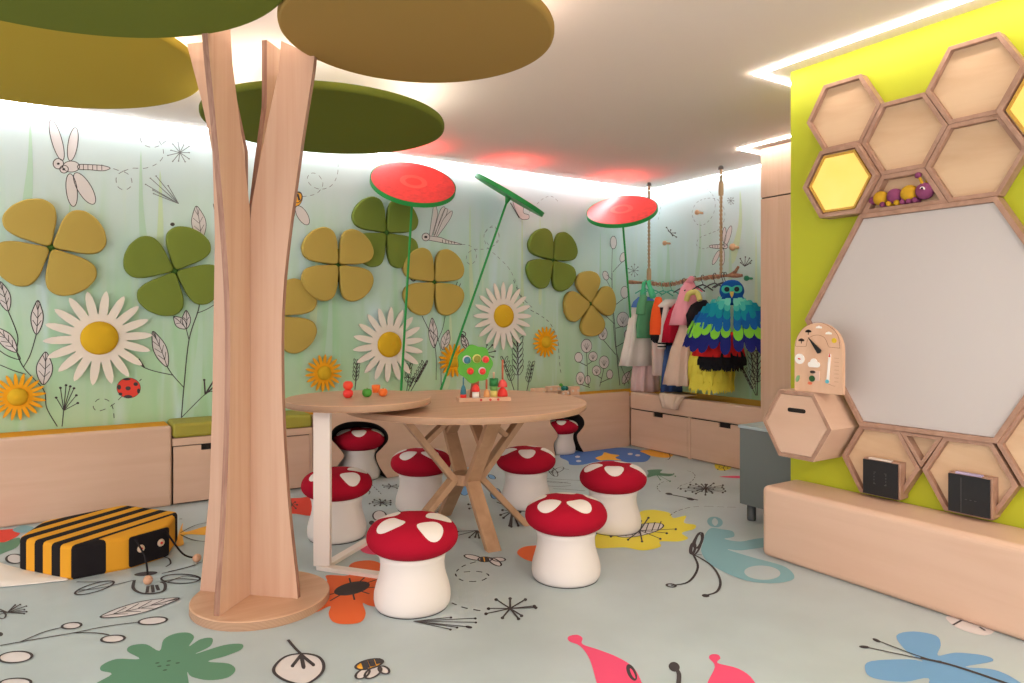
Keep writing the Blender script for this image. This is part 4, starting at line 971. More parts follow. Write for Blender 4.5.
s_t = thing('side_table', 'small round birch table on a white off-centre post', 'table', CW(-.655, 2.985))
so = Vector(s_t.location); zs1 = H-.330*H
discobj(.306*H, zs1-.034, zs1, 'tabletop', s_t, 80)
pp = CW(-.760, 2.80)-so; e1 = CW(-.42, 2.68)-so; e2 = CW(-.62, 3.22)-so
pw = mat('white_metal', (244, 232, 226), .45, .4)
d1 = (e1-pp).normalized(); ag = atan2(d1.y, d1.x)
fwa = Matrix.Translation(pp) @ Matrix.Rotation(-radians(32.9), 4, 'Z')
MB().box(-.040, -.02, .020, .040, .02, zs1-.0345, 0, fwa).build('post', pw, s_t, .004)
for e in (e1, e2):
    d = e-pp; M = Matrix.Translation(pp) @ Matrix.Rotation(atan2(d.y, d.x), 4, 'Z'); MB().box(-.02, -.024, 0, d.length, .024, .0195 if e is e1 else .0190, 0, M).build('foot_bar', pw, s_t, .002)

# wooden fruit on the side table
zS = zs1
def tp(px, py, z): return onZ(px, py, z)
def apple(px, py, z, r, m, label, stem=True):
    p = tp(px, py, z); t = thing('wooden_fruit', label, 'toy', (p.x, p.y, z), 0, 'wooden play fruit on the small table')
    MB().lathe([(.001, 0), (r*.45, .001), (r*.85, r*.35), (r, r*.85), (r*.92, r*1.35), (r*.6, r*1.68), (r*.2, r*1.66), (.001, r*1.58)], n=28).build('fruit_body', m, t)
    if stem: MB().tube([(0, 0, r*1.55), (.001, 0, r*1.9)], .0018, n=8).build('stalk', mat('stalk', (120, 80, 50), .7), t)
    return t
cr = mat('coral_red', (232, 62, 56), .5, .3); og = mat('toy_tangerine', (238, 116, 48), .5, .3); gr = mat('toy_leaf_green', (80, 160, 62), .5, .3)
p0 = tp(348, 398, zS)
apple(348, 398, zS, .026, cr, 'coral red wooden fruit, lower of the stacked pair', False)
t = thing('wooden_fruit', 'coral red wooden fruit, upper of the stacked pair', 'toy', (p0.x, p0.y, zS+.0415), 0, 'wooden play fruit on the small table')
r = .0255; MB().lathe([(.001, 0), (r*.45, .001), (r*.85, r*.35), (r, r*.85), (r*.92, r*1.35), (r*.6, r*1.68), (.001, r*1.7)], n=28).build('fruit_body', og if False else mat('coral_light', (238, 78, 56), .5, .3), t)
apple(367, 397, zS, .025, gr, 'green wooden fruit next to the orange ones')
apple(383, 396.5, zS, .024, og, 'round orange wooden fruit, rightmost on the small table')
p = tp(376, 392.5, zS); bo = MB(); bo.lathe([(.001, 0), (.018, 0), (.022, .02), (.0235, .04), (.019, .042), (.001, .040)], n=24); o = bo.build('wooden_cup', og); o.location = (p.x, p.y, zS); tag(o, 'orange wooden cup standing behind the orange fruit', 'toy')

# toy orchard on the big table
zB = zt
a, b = tp(459, 402.5, zB), tp(511, 401, zB); d = (b-a); ang = atan2(d.y, d.x); L = d.length
ot = thing('toy_base_board', 'long wooden base board of the tree stacking toy on the round table', 'toy', (a.x, a.y, zB), ang)
MB().box(0, 0, .0, L, .10, .022).build('board', toyw, ot, .003)
for x in (L*.42, L*.60, L*.75): MB().lathe([(.001, 0), (.007, 0), (.007, .0012), (.001, .0012)], (x, -.0006, .011), n=12, M=Matrix.Rotation(pi/2, 3, 'X')).build('painted_dot', tred, ot)
def onb(x, y, z=.022): return Vector(ot.location)+Matrix.Rotation(ang, 3, 'Z') @ Vector((x, y, z))
k = L/52.0   # metres per picture pixel at the board
tt = thing('toy_tree', 'flat green toy tree with round fruit holes, standing on the wooden base board', 'toy', onb(17*k, .045), ang)
MB().prism([Vector(q) for q in ((-.030, -.012, 0), (.030, -.012, 0), (.022, -.012, .075), (.026, -.012, .14), (-.02, -.012, .14), (-.018, -.012, .075))], (0, .024, 0)).build('trunk', mat('toy_bark', (150, 84, 54), .6), tt, .002)
cp_ = []
for i in range(48):
    a_ = 2*pi*i/48; R_ = .098*(1+.06*cos(7*a_)); cp_.append(Vector((R_*cos(a_), -.0135, .190+R_*1.08*sin(a_))))
MB().prism(cp_, (0, .027, 0)).build('crown', mat('toy_crown_green', (88, 166, 52), .5), tt, .003)
for x, z, r, m1, m2 in ((-.048, .215, .024, cream, mat('toy_blue', (60, 120, 140), .6)), (.010, .220, .025, mat('toy_cream_yellow', (226, 220, 130), .6), mat('toy_olive', (150, 150, 60), .6)), (.060, .215, .021, mat('toy_pink', (238, 140, 130), .6), cr), (-.028, .150, .020, og, cr), (.040, .150, .022, cream, cr)):
    MB().lathe([(.001, 0), (r, 0), (r, .004), (.001, .004)], (x, -.0136, z), n=24, M=Matrix.Rotation(pi/2, 3, 'X')).build('fruit_hole', m1, tt)
    MB().lathe([(.001, 0), (r*.84, 0), (r*.74, .006), (.001, .006)], (x+.002, -.0176, z-.003), n=16, M=Matrix.Rotation(pi/2, 3, 'X')).build('fruit', m2, tt)
def mini(name, label, x, y, parts, cat='toy'):
    t = thing(name, label, cat, onb(x, y), ang)
    for nm, prof, m in parts: MB().lathe(prof, n=20).build(nm, m, t)
def cyl(r, z0, z1): return [(.001, z0), (r, z0), (r, z1), (.001, z1)]
def dome(r, z0, h): return [(.001, z0)]+[(r*cos(pi/2*i/6), z0+h*sin(pi/2*i/6)) for i in range(6)]+[(.001, z0+h)]
mini('toy_mushroom', 'tiny toy mushroom with red cap and white stalk before the toy tree', 17*k, .014, (('stalk', cyl(.020, 0, .035), whi), ('cap', dome(.024, .0352, .042), cr)))
mini('toy_peg', 'small yellow and orange toy peg right of the toy tree', 34*k-.028, .05, (('body', dome(.018, 0, .045), mat('toy_peach', (236, 170, 110), .5)), ('pin', cyl(.006, .045, .10), mat('toy_terracotta', (196, 110, 80), .5))))
mini('toy_peg', 'green topped toy peg between the two pin toys', 36.5*k, .05, (('body', cyl(.020, 0, .035), mat('toy_lemon', (222, 206, 120), .5)), ('collar', cyl(.021, .0352, .062), mat('toy_moss', (120, 170, 90), .5)), ('block', cyl(.025, .0622, .105), mat('toy_deep_green', (52, 132, 72), .5)), ('pin', cyl(.006, .105, .14), toyw)))
mini('toy_ball_pin', 'two red toy balls threaded on a tall wooden pin', 45.5*k, .05, (('lower_ball', dome(.030, .001, .052), cr), ('upper_ball', dome(.028, .0535, .045), mat('toy_coral', (236, 88, 84), .5)), ('pin', cyl(.006, .0985, .21), mat('toy_terracotta', (196, 110, 80), .5))))
mini('toy_bird', 'small blue toy bird with a red foot at the left end of the base board', 5.5*k, .04, (('foot', cyl(.018, 0, .018), cr), ('body', dome(.017, .0182, .055), mat('toy_blue', (60, 120, 140), .6)), ('neck', cyl(.004, .07, .115), mat('toy_blue', (60, 120, 140), .6))))

# toys on the bench by the wall
def blk(px0, px1, py, z, h, label, dy=.06, Y=BF+.05, nm='wooden_train_block'):
    a = onY(px0, py, Y); b = onY(px1, py, Y); mb = MB(); mb.box(a.x, Y, z, b.x, Y+dy, z+h-.002)
    q = thing(nm, label, 'toy', ((a.x+b.x)/2, Y, z), 0, 'pale wooden toy pieces on the back bench'); o = mb.build('block', toyw, q, .006); o.data.transform(Matrix.Translation(-Vector(q.location)))
    MB().lathe([(.001, 0), (.012, 0), (.012, .006), (.001, .006)], ((a.x-b.x)*.3, -.0005, h*.5), n=16, M=Matrix.Rotation(pi/2, 3, 'X')).build('wheel', pale, q)
    MB().lathe([(.001, 0), (.012, 0), (.012, .006), (.001, .006)], ((b.x-a.x)*.3, -.0005, h*.5), n=16, M=Matrix.Rotation(pi/2, 3, 'X')).build('wheel', pale, q)
    return a, b
blk(534, 546, 388, TB, .085, 'pale wooden toy block at the left end of the toys on the bench')
blk(547.5, 558, 388, TB, .045, 'flat pale wooden toy piece below the one with the teal ball')
blk(548.5, 561, 384, TB+.0445, .05, 'pale wooden toy piece second in the bench pile')
blk(561.5, 569.5, 388, TB, .045, 'short pale wooden toy piece in the middle of the bench pile')
blk(571, 580, 388, TB, .08, 'pale wooden toy block nearest the right end of the toys')
p = onY(563.5, 379, BF+.08); t = thing('toy_caterpillar', 'teal and green toy caterpillar lying on the bench toys', 'toy', (p.x, BF+.08, TB+.0435), 0)
for dx, r, m in ((-.028, .018, gr), (0, .023, mat('toy_teal', (36, 124, 118), .5)), (.032, .020, mat('toy_teal_dark', (30, 96, 90), .5))):
    MB().ball((dx, 0, r+ (.033 if dx < -.02 else 0) ), r).build('segment', m, t)

# ================================================================ BEE POUF
bo = [(-1.972,2.786),(-1.698,2.675),(-1.534,2.803),(-1.452,2.945),(-1.515,3.17),(-1.829,3.29),(-2.03,3.02)]
bee = thing('bee_pouf', 'black and yellow striped fabric bee pouf on the floor left of the tree', 'pouf', CW(-1.72, 2.98))
bc = Vector(bee.location); 
axv = (CW(-1.515, 3.17)-CW(-1.698, 2.675)); axv.z = 0; sd = axv.normalized(); ln = Vector((sd.y, -sd.x, 0))   # ln points to the head
poly = [CW(a, b)-bc for a, b in bo]
bmz = .158
def clip(poly, lo, hi):
    def half(P, d, sgn):
        out = []
        for i in range(len(P)):
            a, b = P[i], P[(i+1) % len(P)]; fa, fb = sgn*(a.dot(ln)-d), sgn*(b.dot(ln)-d)
            if fa >= 0: out.append(a)
            if fa*fb < 0: out.append(a+(b-a)*(fa/(fa-fb)))
        return out
    return half(half(poly, lo, 1), hi, -1)
# rounded outline
rp = smooth_pts([p for p in poly], True, 1)
mn = min(p.dot(ln) for p in poly); mx = max(p.dot(ln) for p in poly); sB = (CW(-1.698, 2.675)-bc).dot(ln)
beeY = mat('bee_yellow', (220, 154, 46), .9, .1, bump=.2, bscale=200); beeK = mat('bee_black', (34, 30, 32), .9, .1, bump=.2, bscale=200)
mb = MB()
def roundpoly(P, r=.035):
    out = []
    n = len(P)
    for i in range(n):
        a, b, c = P[i-1], P[i], P[(i+1) % n]; d0 = (a-b).normalized(); d1 = (c-b).normalized()
        for t in (0, .25, .5, .75, 1): out.append((b+d0*r*(1-t))*(1-t)+(b+d1*r*t)*t if False else (b+d0*r)*(1-t)**2+b*2*t*(1-t)+(b+d1*r)*t**2)
    return out
RP = roundpoly(poly)
levels = [(0.0, .012, .0), (.012, 0, 0), (bmz-.014, 0, 0), (bmz, .012, 0)]
cenp = sum(RP, Vector())/len(RP)
def inset(P, k): return [cenp+(p-cenp)*(1-k) for p in P]
sA = (CW(-1.972, 2.786)-bc).dot(ln); w_ = (sB-sA)/6; cuts = [sB]
while cuts[0] > mn+.01: cuts.insert(0, cuts[0]-w_)
nst = len(cuts)-1; cuts.append(mx+1)
shape = [(0, .03), (.012, .0), (bmz-.016, .0), (bmz-.004, .015), (bmz, .05)]
for i in range(len(cuts)-1):
    lo, hi = cuts[i], cuts[i+1]; mi = (nst-1-i) % 2
    if i == nst: mi = 2
    if mi == 2: continue
    for j in range(len(shape)-1):
        z0, k0 = shape[j]; z1, k1 = shape[j+1]; A = inset(RP, k0); B2 = inset(RP, k1); n = len(A)
        for q in range(n):
            a0, a1, b1, b0 = A[q], A[(q+1) % n], B2[(q+1) % n], B2[q]
            P = [a0+Vector((0,0,z0)), a1+Vector((0,0,z0)), b1+Vector((0,0,z1)), b0+Vector((0,0,z1))]; P = clip(P, lo, hi)
            if len(P) > 2: mb.add(P, [list(range(len(P)))], mi)
    for z, k0 in (shape[0], shape[-1]):
        P = clip([p+Vector((0, 0, z)) for p in inset(RP, k0)], lo, hi)
        if len(P) > 2: mb.add(P, [list(range(len(P)))], mi)
# head end: yellow with a black corner, black outer stripe
lo = sB; side = Vector((sd.x, sd.y, 0))
s_lo = min(p.dot(side) for p in RP); s_hi = max(p.dot(side) for p in RP)
def clip2(P, lo2, hi2):
    def half(P, d, sgn):
        out = []
        for i in range(len(P)):
            a, b = P[i], P[(i+1) % len(P)]; fa, fb = sgn*(a.dot(side)-d), sgn*(b.dot(side)-d)
            if fa >= 0: out.append(a)
            if fa*fb < 0: out.append(a+(b-a)*(fa/(fa-fb)))
        return out
    return half(half(P, lo2, 1), hi2, -1)
sb0 = (CW(-1.698, 2.675)-bc).dot(side); sb1 = (CW(-1.515, 3.17)-bc).dot(side); cA = sb0+(sb1-sb0)*.20; cB = sb1-(sb1-sb0)*.12
for (l2, h2, mi) in ((-9, cA, 1), (cA, cB, 0), (cB, 9, 1)):
    for j in range(len(shape)-1):
        z0, k0 = shape[j]; z1, k1 = shape[j+1]; A = inset(RP, k0); B2 = inset(RP, k1); n = len(A)
        for q in range(n):
            P = [A[q]+Vector((0,0,z0)), A[(q+1) % n]+Vector((0,0,z0)), B2[(q+1) % n]+Vector((0,0,z1)), B2[q]+Vector((0,0,z1))]; P = clip(P, lo, 99)
            P = clip2(P, l2, h2) if len(P) > 2 else P
            if len(P) > 2: mb.add(P, [list(range(len(P)))], mi)
z, k0 = shape[-1]; P = clip([p+Vector((0, 0, z)) for p in inset(RP, k0)], lo, lo+.03)
if len(P) > 2: mb.add(P, [list(range(len(P)))], 1)
for (l2, h2, mi) in ((-9, cA, 1), (cA, 9, 0)):
    P = clip([p+Vector((0, 0, z)) for p in inset(RP, k0)], lo+.03, 99); P = clip2(P, l2, h2)
    if len(P) > 2: mb.add(P, [list(range(len(P)))], mi)
mb.build('body', [beeY, beeK], bee)
# face patch on the bulging end
def bpx(px, py, z=None):  # point on the head's side surface
    return px, py
fa = CW(-1.534, 2.803)-bc; fb = CW(-1.452, 2.945)-bc; fdir = (fb-fa).normalized(); fn = Vector((fdir.y, -fdir.x, 0))
if fn.dot(ln) < 0: fn = -fn
mb = MB(); Lf = (fb-fa).length
pl_ = []
NN = 10
def hp(s):  # run along head outline, s in metres from fa-corner
    a_ = fa-fdir*.0; return a_+fdir*s
outl = [(-.0, .02), (0, .150), (Lf*.5, .156), (Lf, .150), (Lf, .02), (Lf*.75, .004), (Lf*.25, .004)]
pts3 = [hp(s)+Vector((0, 0, z)) for s, z in outl]
c3 = CW(-1.515, 3.17)-bc; d3 = (c3-fb).normalized(); 
pts3 = [fa-fdir*.006+Vector((0,0,.008)), fa-fdir*.006+Vector((0,0,.153)), fb+fdir*.004+Vector((0,0,.153)), fb+fdir*.004+Vector((0,0,.008))]
o = MB().pillow([p+fn*.0 for p in roundpoly(pts3, .014)], fn, .008, .004).build('face', beeK, bee)
eo = mat('bee_eye', (226, 196, 170), .5)
for s in (.25, .78):
    c = fa+fdir*Lf*s+fn*.0085+Vector((0, 0, .086)); Mx = Matrix((fdir, Vector((0, 0, 1)), fdir.cross(Vector((0, 0, 1))))).transposed()
    if (Mx @ Vector((0, 0, 1))).dot(fn) < 0: Mx = Matrix((-fdir, Vector((0, 0, 1)), -fdir.cross(Vector((0, 0, 1))))).transposed()
    e = MB().lathe([(.001, 0), (.019, 0), (.017, .005), (.001, .006)], c, n=20, M=Mx).build('eye', eo, bee); MB().lathe([(.001, 0), (.007, 0), (.006, .003), (.001, .004)], c+fn*.006, n=14, M=Mx).build('pupil', tred, e)
wb_ = mat('bead_wood', (206, 158, 128), .5)
for (sx, end) in ((.02, onZ(148, 580, .021)), (Lf-.02, onZ(197, 558, .021))):
    e = end-bc; e.z = .021; s0 = fa+fdir*sx+fn*.010+Vector((0, 0, .140)); mid = s0*.5+e*.5+fn*.03; mid.z = .09
    if sx > .1: mid = s0*.45+e*.55; mid.z = .035
    an = MB().tube(smooth_pts([s0, mid, e], False, 8), .0045, n=8).build('antenna', beeK, bee); MB().ball(e, .0205).build('bead', wb_, an)
wing = [CW(a_, b_)-bc for a_, b_ in ((-1.99, 2.80), (-1.72, 2.69), (-1.75, 2.655), (-1.95, 2.60), (-2.20, 2.62), (-2.38, 2.70), (-2.38, 2.84), (-2.2, 2.9))]
MB().pillow(smooth_pts([p+Vector((0, 0, .0035)) for p in wing], True, 4), (0, 0, 1), .006, .002).build('wing', mat('wing_felt', (232, 222, 214), .9, .1), bee)

# ================================================================ DRESS-UP RAIL
XR = 3.98*H
r0 = onX(628, 282, XR); r1 = onX(649, 283, XR); r2 = onX(668, 284.5, XR); r3 = onX(690, 280, XR); r4 = onX(721, 276, XR); r5 = onX(742, 275.5, XR)
bark = mat('bark', (158, 116, 94), .85, .15, bump=.8, bscale=60, var=.15, vscale=40)
rl = thing('branch_rail', 'natural wood branch hanging level from two ropes as a clothes rail', 'clothes rail', r2); ro_ = Vector(rl.location)
part(MB().tube(smooth_pts([r0, r1, r2, r3, r4, r5], False, 8), [.016+.004*sin(i*.9) for i in range(41)], n=12), 'branch', bark, rl)
part(MB().tube([r4*.6+r5*.4, r4*.3+r5*.7+Vector((0, 0, .035)), onX(738.5, 266.5, XR)], [.016, .014, .010], n=10), 'branch_fork', bark, rl)
# a cord wound round the branch
hel = []; path = smooth_pts([r1, r2, r3, r4], False, 24)
for i, p in enumerate(path): a_ = i*1.35; hel.append(p+Vector((cos(a_)*.021, 0, sin(a_)*.021)))
rope_m = mat('rope', (176, 150, 118), .9, .1, bump=.8, bscale=250)
part(MB().tube(smooth_pts(hel, False, 3), .004, n=6), 'wound_cord', rope_m, rl)
for i, (q, lb) in enumerate(((r1, 'left hanging rope holding the branch rail'), (r4, 'right hanging rope holding the branch rail'))):
    t = thing('rope', lb, 'rope', (q.x, q.y, CZ), 0, 'ropes that carry the branch rail')
    top = Vector((q.x, q.y, CZ-.006)); bot = Vector((q.x, q.y, q.z+.024)); m = MB()
    for s2 in (0, pi):
        n = 90; m.tube([top+(bot-top)*(j/n)+Vector((cos(j*.9+s2)*.007, sin(j*.9+s2)*.007, 0)) for j in range(n+1)], .0075, n=6)
    part(m, 'twisted_cord', rope_m, t)
    part(MB().lathe([(.001, 0), (.024, 0), (.022, .02), (.012, .032), (.001, .034)], (q.x, q.y, CZ-.036), n=20), 'ceiling_hook', mat('hook_metal', (96, 86, 80), .4, .5), t)
    part(MB().lathe([(.020, 0), (.022, .03), (.022, .1), (.017, .12)], (q.x, q.y, (CZ-.26) if i else (q.z+.02)), n=16), 'rope_binding', rope_m, t)

fabs = {}
def fab(nm, rgb, r=.9, **k): return mat('cloth_'+nm, rgb, r, .1, bump=.25, bscale=160, **k)
def loft(mb, rings, mi=0, n=40, ripple=0, freq=9, ph=0, nz=0):
    """rings: (x, y, z, half width along X, half depth along Y, ripple scale)"""
    vs = []; m = len(rings)
    for j, (x, y, z, hw, hd, rp) in enumerate(rings):
        for i in range(n):
            a = 2*pi*i/n; c, s_ = cos(a), sin(a)
            e = 1+1.9*ripple*rp*sin(freq*a+ph+j*.15)+nz*(random.random()-.5)
            vs.append((x+hw*abs(c)**.8*(1 if c > 0 else -1)*e, y+hd*abs(s_)**.8*(1 if s_ > 0 else -1)*e, z+nz*.1*(random.random()-.5)))
    fs = [(j*n+i, j*n+(i+1) % n, (j+1)*n+(i+1) % n, (j+1)*n+i) for j in range(m-1) for i in range(n)]
    mb.add(vs, fs+[list(range(n))[::-1], [(m-1)*n+i for i in range(n)]], mi, True)
    return mb
def railp(px):
    # point of the rail seen in this picture column
    pts = smooth_pts([r0, r1, r2, r3, r4, r5], False, 12); best = None
    u = (px-512)/698; Y = XR*(CA-SA*u)/(SA+CA*u)
    return min(pts, key=lambda p: abs(p.y-Y))
def hanger(t, P, m=None, hw=.13):
    L0 = Vector(t.location); m = m or mat('hanger_black', (40, 38, 40), .4, .4)
    part(MB().tube(smooth_pts([P+Vector((.020, 0, .004)), P+Vector((.012, 0, .025)), P+Vector((-.008, 0, .026)), P+Vector((-.022, 0, .006)), P+Vector((-.012, 0, -.022)), P+Vector((0, 0, -.045)), P+Vector((0, 0, -.06))], False, 6), .0028, n=8), 'hanger_hook', m, t)
    part(MB().tube([P+Vector((-hw, 0, -.105)), P+Vector((-hw*.5, 0, -.075)), P+Vector((0, 0, -.058)), P+Vector((hw*.5, 0, -.075)), P+Vector((hw, 0, -.105))], .006, n=8), 'hanger_bar', m, t)
teal_h = mat('hanger_teal', (70, 170, 140), .4, .4)
def garment(name, label, px, cat='costume', hm=None, dx=0):
    P = railp(px); t = thing(name, label, cat, (P.x+dx, P.y, P.z), 0); hanger(t, P+Vector((dx, 0, 0)), hm); return t, P+Vector((dx, 0, 0))
def Z(py, P): # height of picture row at this garment
    t = P.x*SA+P.y*CA; return H+(320-py)/698*t
def G(mb, P, rows, **k):
    """rows: picture row, half width, half depth, shift in X, shift in Y"""
    return loft(mb, [(P.x+r[3], P.y+(r[4] if len(r) > 4 else 0), Z(r[0], P), r[1], r[2], min(1, max(0, (r[0]-300)/60))) for r in rows], **k)
# 1 white robe with pale pink lining
t, P = garment('white_robe', 'long white robe with a blue collar, leftmost on the branch rail', 646, hm=teal_h)
part(G(MB(), P, [(297,.03,.02,0),(301,.10,.035,-.0),(306,.145,.05,-.01),(318,.17,.06,-.02),(335,.19,.07,-.03),(352,.21,.08,-.05),(365,.225,.09,-.06)], ripple=.08, freq=7), 'robe', fab('white', (226, 216, 208)), t)
part(G(MB(), P, [(345,.10,.06,.02),(365,.12,.07,.01),(380,.13,.075,.0),(392.5,.13,.08,-.0)], ripple=.12, freq=8), 'lining', fab('blush', (230, 196, 194)), t)
part(G(MB(), P, [(297,.06,.055,-.01),(302,.13,.065,-.01),(307,.155,.062,-.015),(308.5,.13,.052,-.01)]), 'collar', fab('blue', (92, 128, 196)), t)
# green shirt
t, P = garment('green_shirt', 'mid green shirt hanging over the white robe', 652, hm=teal_h)
part(G(MB(), P, [(301,.04,.02,-.02),(305,.10,.04,-.03),(310,.13,.05,-.04),(325,.14,.055,-.06),(338,.13,.055,-.06)], ripple=.05, freq=6), 'torso', fab('green', (92, 154, 112)), t)
part(MB().tube([P+Vector((-.12, -.01, -.13)), P+Vector((-.17, -.03, -.21)), P+Vector((-.18, -.03, -.30))], [.035, .042, .046], n=14), 'sleeve', fab('green', (92, 154, 112)), t)
# scarf
P = railp(649); t = thing('green_scarf', 'thin mint green scarf tied over the branch near the left rope', 'costume', P)
m = MB()
for s_ in (-1, 1): m.tube(smooth_pts([P+Vector((0, s_*.01, .024)), P+Vector((-.034, s_*.03, .0)), P+Vector((-.045, s_*.05-.02, -.07)), P+Vector((-.04, s_*.07-.03, -.15))], False, 6), [.010]*6+[.020]*6+[.030]*6+[.012], n=10)
part(m, 'cloth', fab('mint', (86, 192, 140)), t)
# 2 fox costume
t, P = garment('fox_costume', 'white and blush fox suit with a bright orange sleeve and black paw', 663, hm=teal_h)
part(G(MB(), P, [(301,.03,.02,0),(305,.09,.035,0),(310,.12,.045,0),(330,.13,.05,-.0),(352,.13,.055,0),(375,.12,.06,0)], ripple=.05, freq=6), 'suit', fab('blush_white', (232, 204, 192)), t)
part(MB().tube([P+Vector((-.09, -.03, -.13)), P+Vector((-.125, -.06, -.24)), P+Vector((-.135, -.065, -.36)), P+Vector((-.135, -.065, -.47))], [.03, .058, .072, .074], n=16), 'orange_sleeve', fab('orange', (240, 92, 44)), t)
m = MB(); 
for k_ in range(5): a_ = 2*pi*k_/5; q_ = lambda r, z: P+Vector((-.135+r*cos(a_), -.065+r*sin(a_), z)); m.tube([q_(.026, -.45), q_(.034, -.48), q_(.034, -.51), q_(.02, -.545)], [.034, .036, .032, .012], n=10)
part(m, 'black_paw', fab('black', (34, 32, 36)), t)
# 3 sailor jacket
t, P = garment('sailor_jacket', 'black sailor jacket with white stripes and white sleeves', 671, hm=teal_h)
part(G(MB(), P, [(300,.03,.02,0),(303,.09,.04,-.01),(308,.13,.05,-.02),(322,.135,.05,-.02),(335,.12,.045,0),(345,.10,.04,.01)], ripple=.05, freq=6), 'jacket', fab('black', (34, 32, 36)), t)
part(G(MB(), P, [(299.5,.05,.05,-.01),(303,.10,.055,-.02),(306,.135,.062,-.025),(307.5,.13,.055,-.02)]), 'white_collar', fab('white', (226, 216, 208)), t)
slv = [P+Vector((-.10, -.03, -.2)), P+Vector((-.12, -.03, -.34)), P+Vector((-.13, -.02, -.46)), P+Vector((-.14, -.01, -.60))]
part(MB().tube(slv, [.03, .034, .036, .038], n=16), 'white_sleeve', fab('white', (226, 216, 208)), t)
for zz in (-.555, -.585): part(MB().lathe([(.0385, 0), (.0405, .004), (.0405, .010), (.0385, .014)], (P.x-.137, P.y-.013, P.z+zz), n=20), 'cuff_stripe', fab('black', (34, 32, 36)), t)
part(G(MB(), P, [(345,.08,.04,.02),(370,.10,.05,.01),(392,.11,.055,0)], ripple=.08, freq=6), 'blue_trousers', fab('denim', (74, 98, 152)), t)
# 4 pink dress
t, P = garment('pink_dress', 'fluffy pink dress with a raised frill poking above the branch', 693, hm=mat('hanger_pink', (236, 100, 130), .4, .4))
part(G(MB(), P, [(282,.035,.03,-.03),(288,.07,.06,-.05),(300,.10,.075,-.06),(312,.13,.085,-.08),(325,.15,.09,-.09)], ripple=.12, freq=8, nz=.02), 'bodice', fab('pink', (238, 158, 172)), t)
part(MB().tube(smooth_pts([P+Vector((-.05, -.04, .0)), P+Vector((-.07, -.05, .0)), P+Vector((-.05, -.01, -.02)), P+Vector((-.04, .04, -.05))], False, 5), .028, n=10), 'frill', fab('pink', (238, 158, 172)), t)
# red dress
t, P = garment('red_dress', 'deep red dress between the pink dress and the cream tulle', 684)
part(G(MB(), P, [(300,.03,.02,0),(304,.09,.04,-.02),(312,.13,.05,-.05),(325,.155,.06,-.07),(342,.16,.07,-.08)], ripple=.1, freq=7), 'dress', fab('red', (186, 30, 54)), t)
# cream tulle gown
t, P = garment('tulle_gown', 'long cream tulle gown trailing down over the bench front', 695)
part(G(MB(), P, [(304,.04,.03,.0),(310,.10,.05,-.02),(330,.12,.07,-.05),(350,.14,.10,-.09),(375,.15,.13,-.12),(384,.15,.14,-.13)], ripple=.12, freq=11), 'skirt', fab('tulle', (226, 196, 176)), t)
bx0 = SF-.018; 
part(loft(MB(), [(SF+.06, P.y+.04, TB+.03, .12, .16, .5), (SF-.02, P.y+.05, TB+.015, .045, .13, .6), (SF-.04, P.y+.05, TB-.04, .024, .10, 1), (SF-.036, P.y+.05, TB-.10, .024, .075, 1)], ripple=.10, freq=9), 'train', fab('tulle', (226, 196, 176)), t)
# black puffy top with yellow boa
t, P = garment('puffy_top', 'puffy black top with a yellow feather boa, behind the bird cape', 703)
part(G(MB(), P, [(300,.03,.03,0),(305,.09,.06,-.03),(315,.12,.075,-.06),(328,.11,.07,-.05)], ripple=.06, freq=6), 'top', fab('black', (34, 32, 36)), t)
part(MB().tube(smooth_pts([P+Vector((-.15, .05, -.20)), P+Vector((-.15, .02, -.14)), P+Vector((-.10, -.02, -.13)), P+Vector((-.10, -.06, -.20))], False, 6), .024, n=10), 'feather_boa', fab('boa', (214, 204, 120)), t)
# skirts
def fringe(mb, c, hw, hd, z0, z1, n, flare, mi=0, jag=.02):
    for i in range(n):
        a_ = 2*pi*i/n+random.random()*.1; d_ = Vector((cos(a_)*hw, sin(a_)*hd, 0)); tn = Vector((-sin(a_)*hw, cos(a_)*hd, 0)).normalized()*.012
        zb_ = z1+random.uniform(-jag, jag); p0 = Vector((c[0], c[1], z0))+d_; p1 = Vector((c[0], c[1], (z0+zb_)/2))+d_*(1+flare*.6)+tn*random.uniform(-.6, .6); p2 = Vector((c[0], c[1], zb_))+d_*(1+flare)+tn*random.uniform(-1, 1)
        q = Vector((d_.x, d_.y, 0)).normalized()*.003
        mb.add([p0-tn, p0+tn, p1+tn*1.2, p1-tn*1.2, p2+tn*.4, p2-tn*.4, p1+q], [(0, 1, 2, 3), (3, 2, 4, 5)], mi, True)
t, P = garment('yellow_tutu', 'bright yellow ruffled tutu, lowest on the right of the rail', 716, dx=-.02)
Pc = P+Vector((-.04, .0, 0)); yt = mat('cloth_yellow', (236, 220, 84), .9, .1, bump=.4, bscale=90)
m = G(MB(), Pc, [(340,.10,.10,0),(350,.15,.14,0),(362,.17,.16,0),(375,.175,.165,-.0),(386,.16,.15,-.0)], ripple=.07, freq=13, nz=.05)
for zz, fl_ in ((353, .12), (363, .12), (373, .10), (381, .06)): fringe(m, Pc, .150+(zz-350)*.0014, .135+(zz-350)*.0012, Z(zz, P), Z(zz+9, P), 110, fl_)
part(m, 'ruffles', yt, t)
t, P = garment('black_tutu', 'short black tulle skirt under the red one', 727, dx=-.03)
Pc = P+Vector((-.05, .0, 0)); kb = fab('black', (34, 32, 36)); m = G(MB(), Pc, [(345,.12,.12,0),(353,.17,.16,0),(360,.185,.175,0),(365,.185,.175,0)], ripple=.05, freq=15, nz=.03)
fringe(m, Pc, .18, .17, Z(359, P), Z(369, P), 130, .05, jag=.012); part(m, 'tulle', kb, t)
t, P = garment('red_skirt', 'bright red skirt showing between the bird cape and black tulle', 725, dx=-.03)
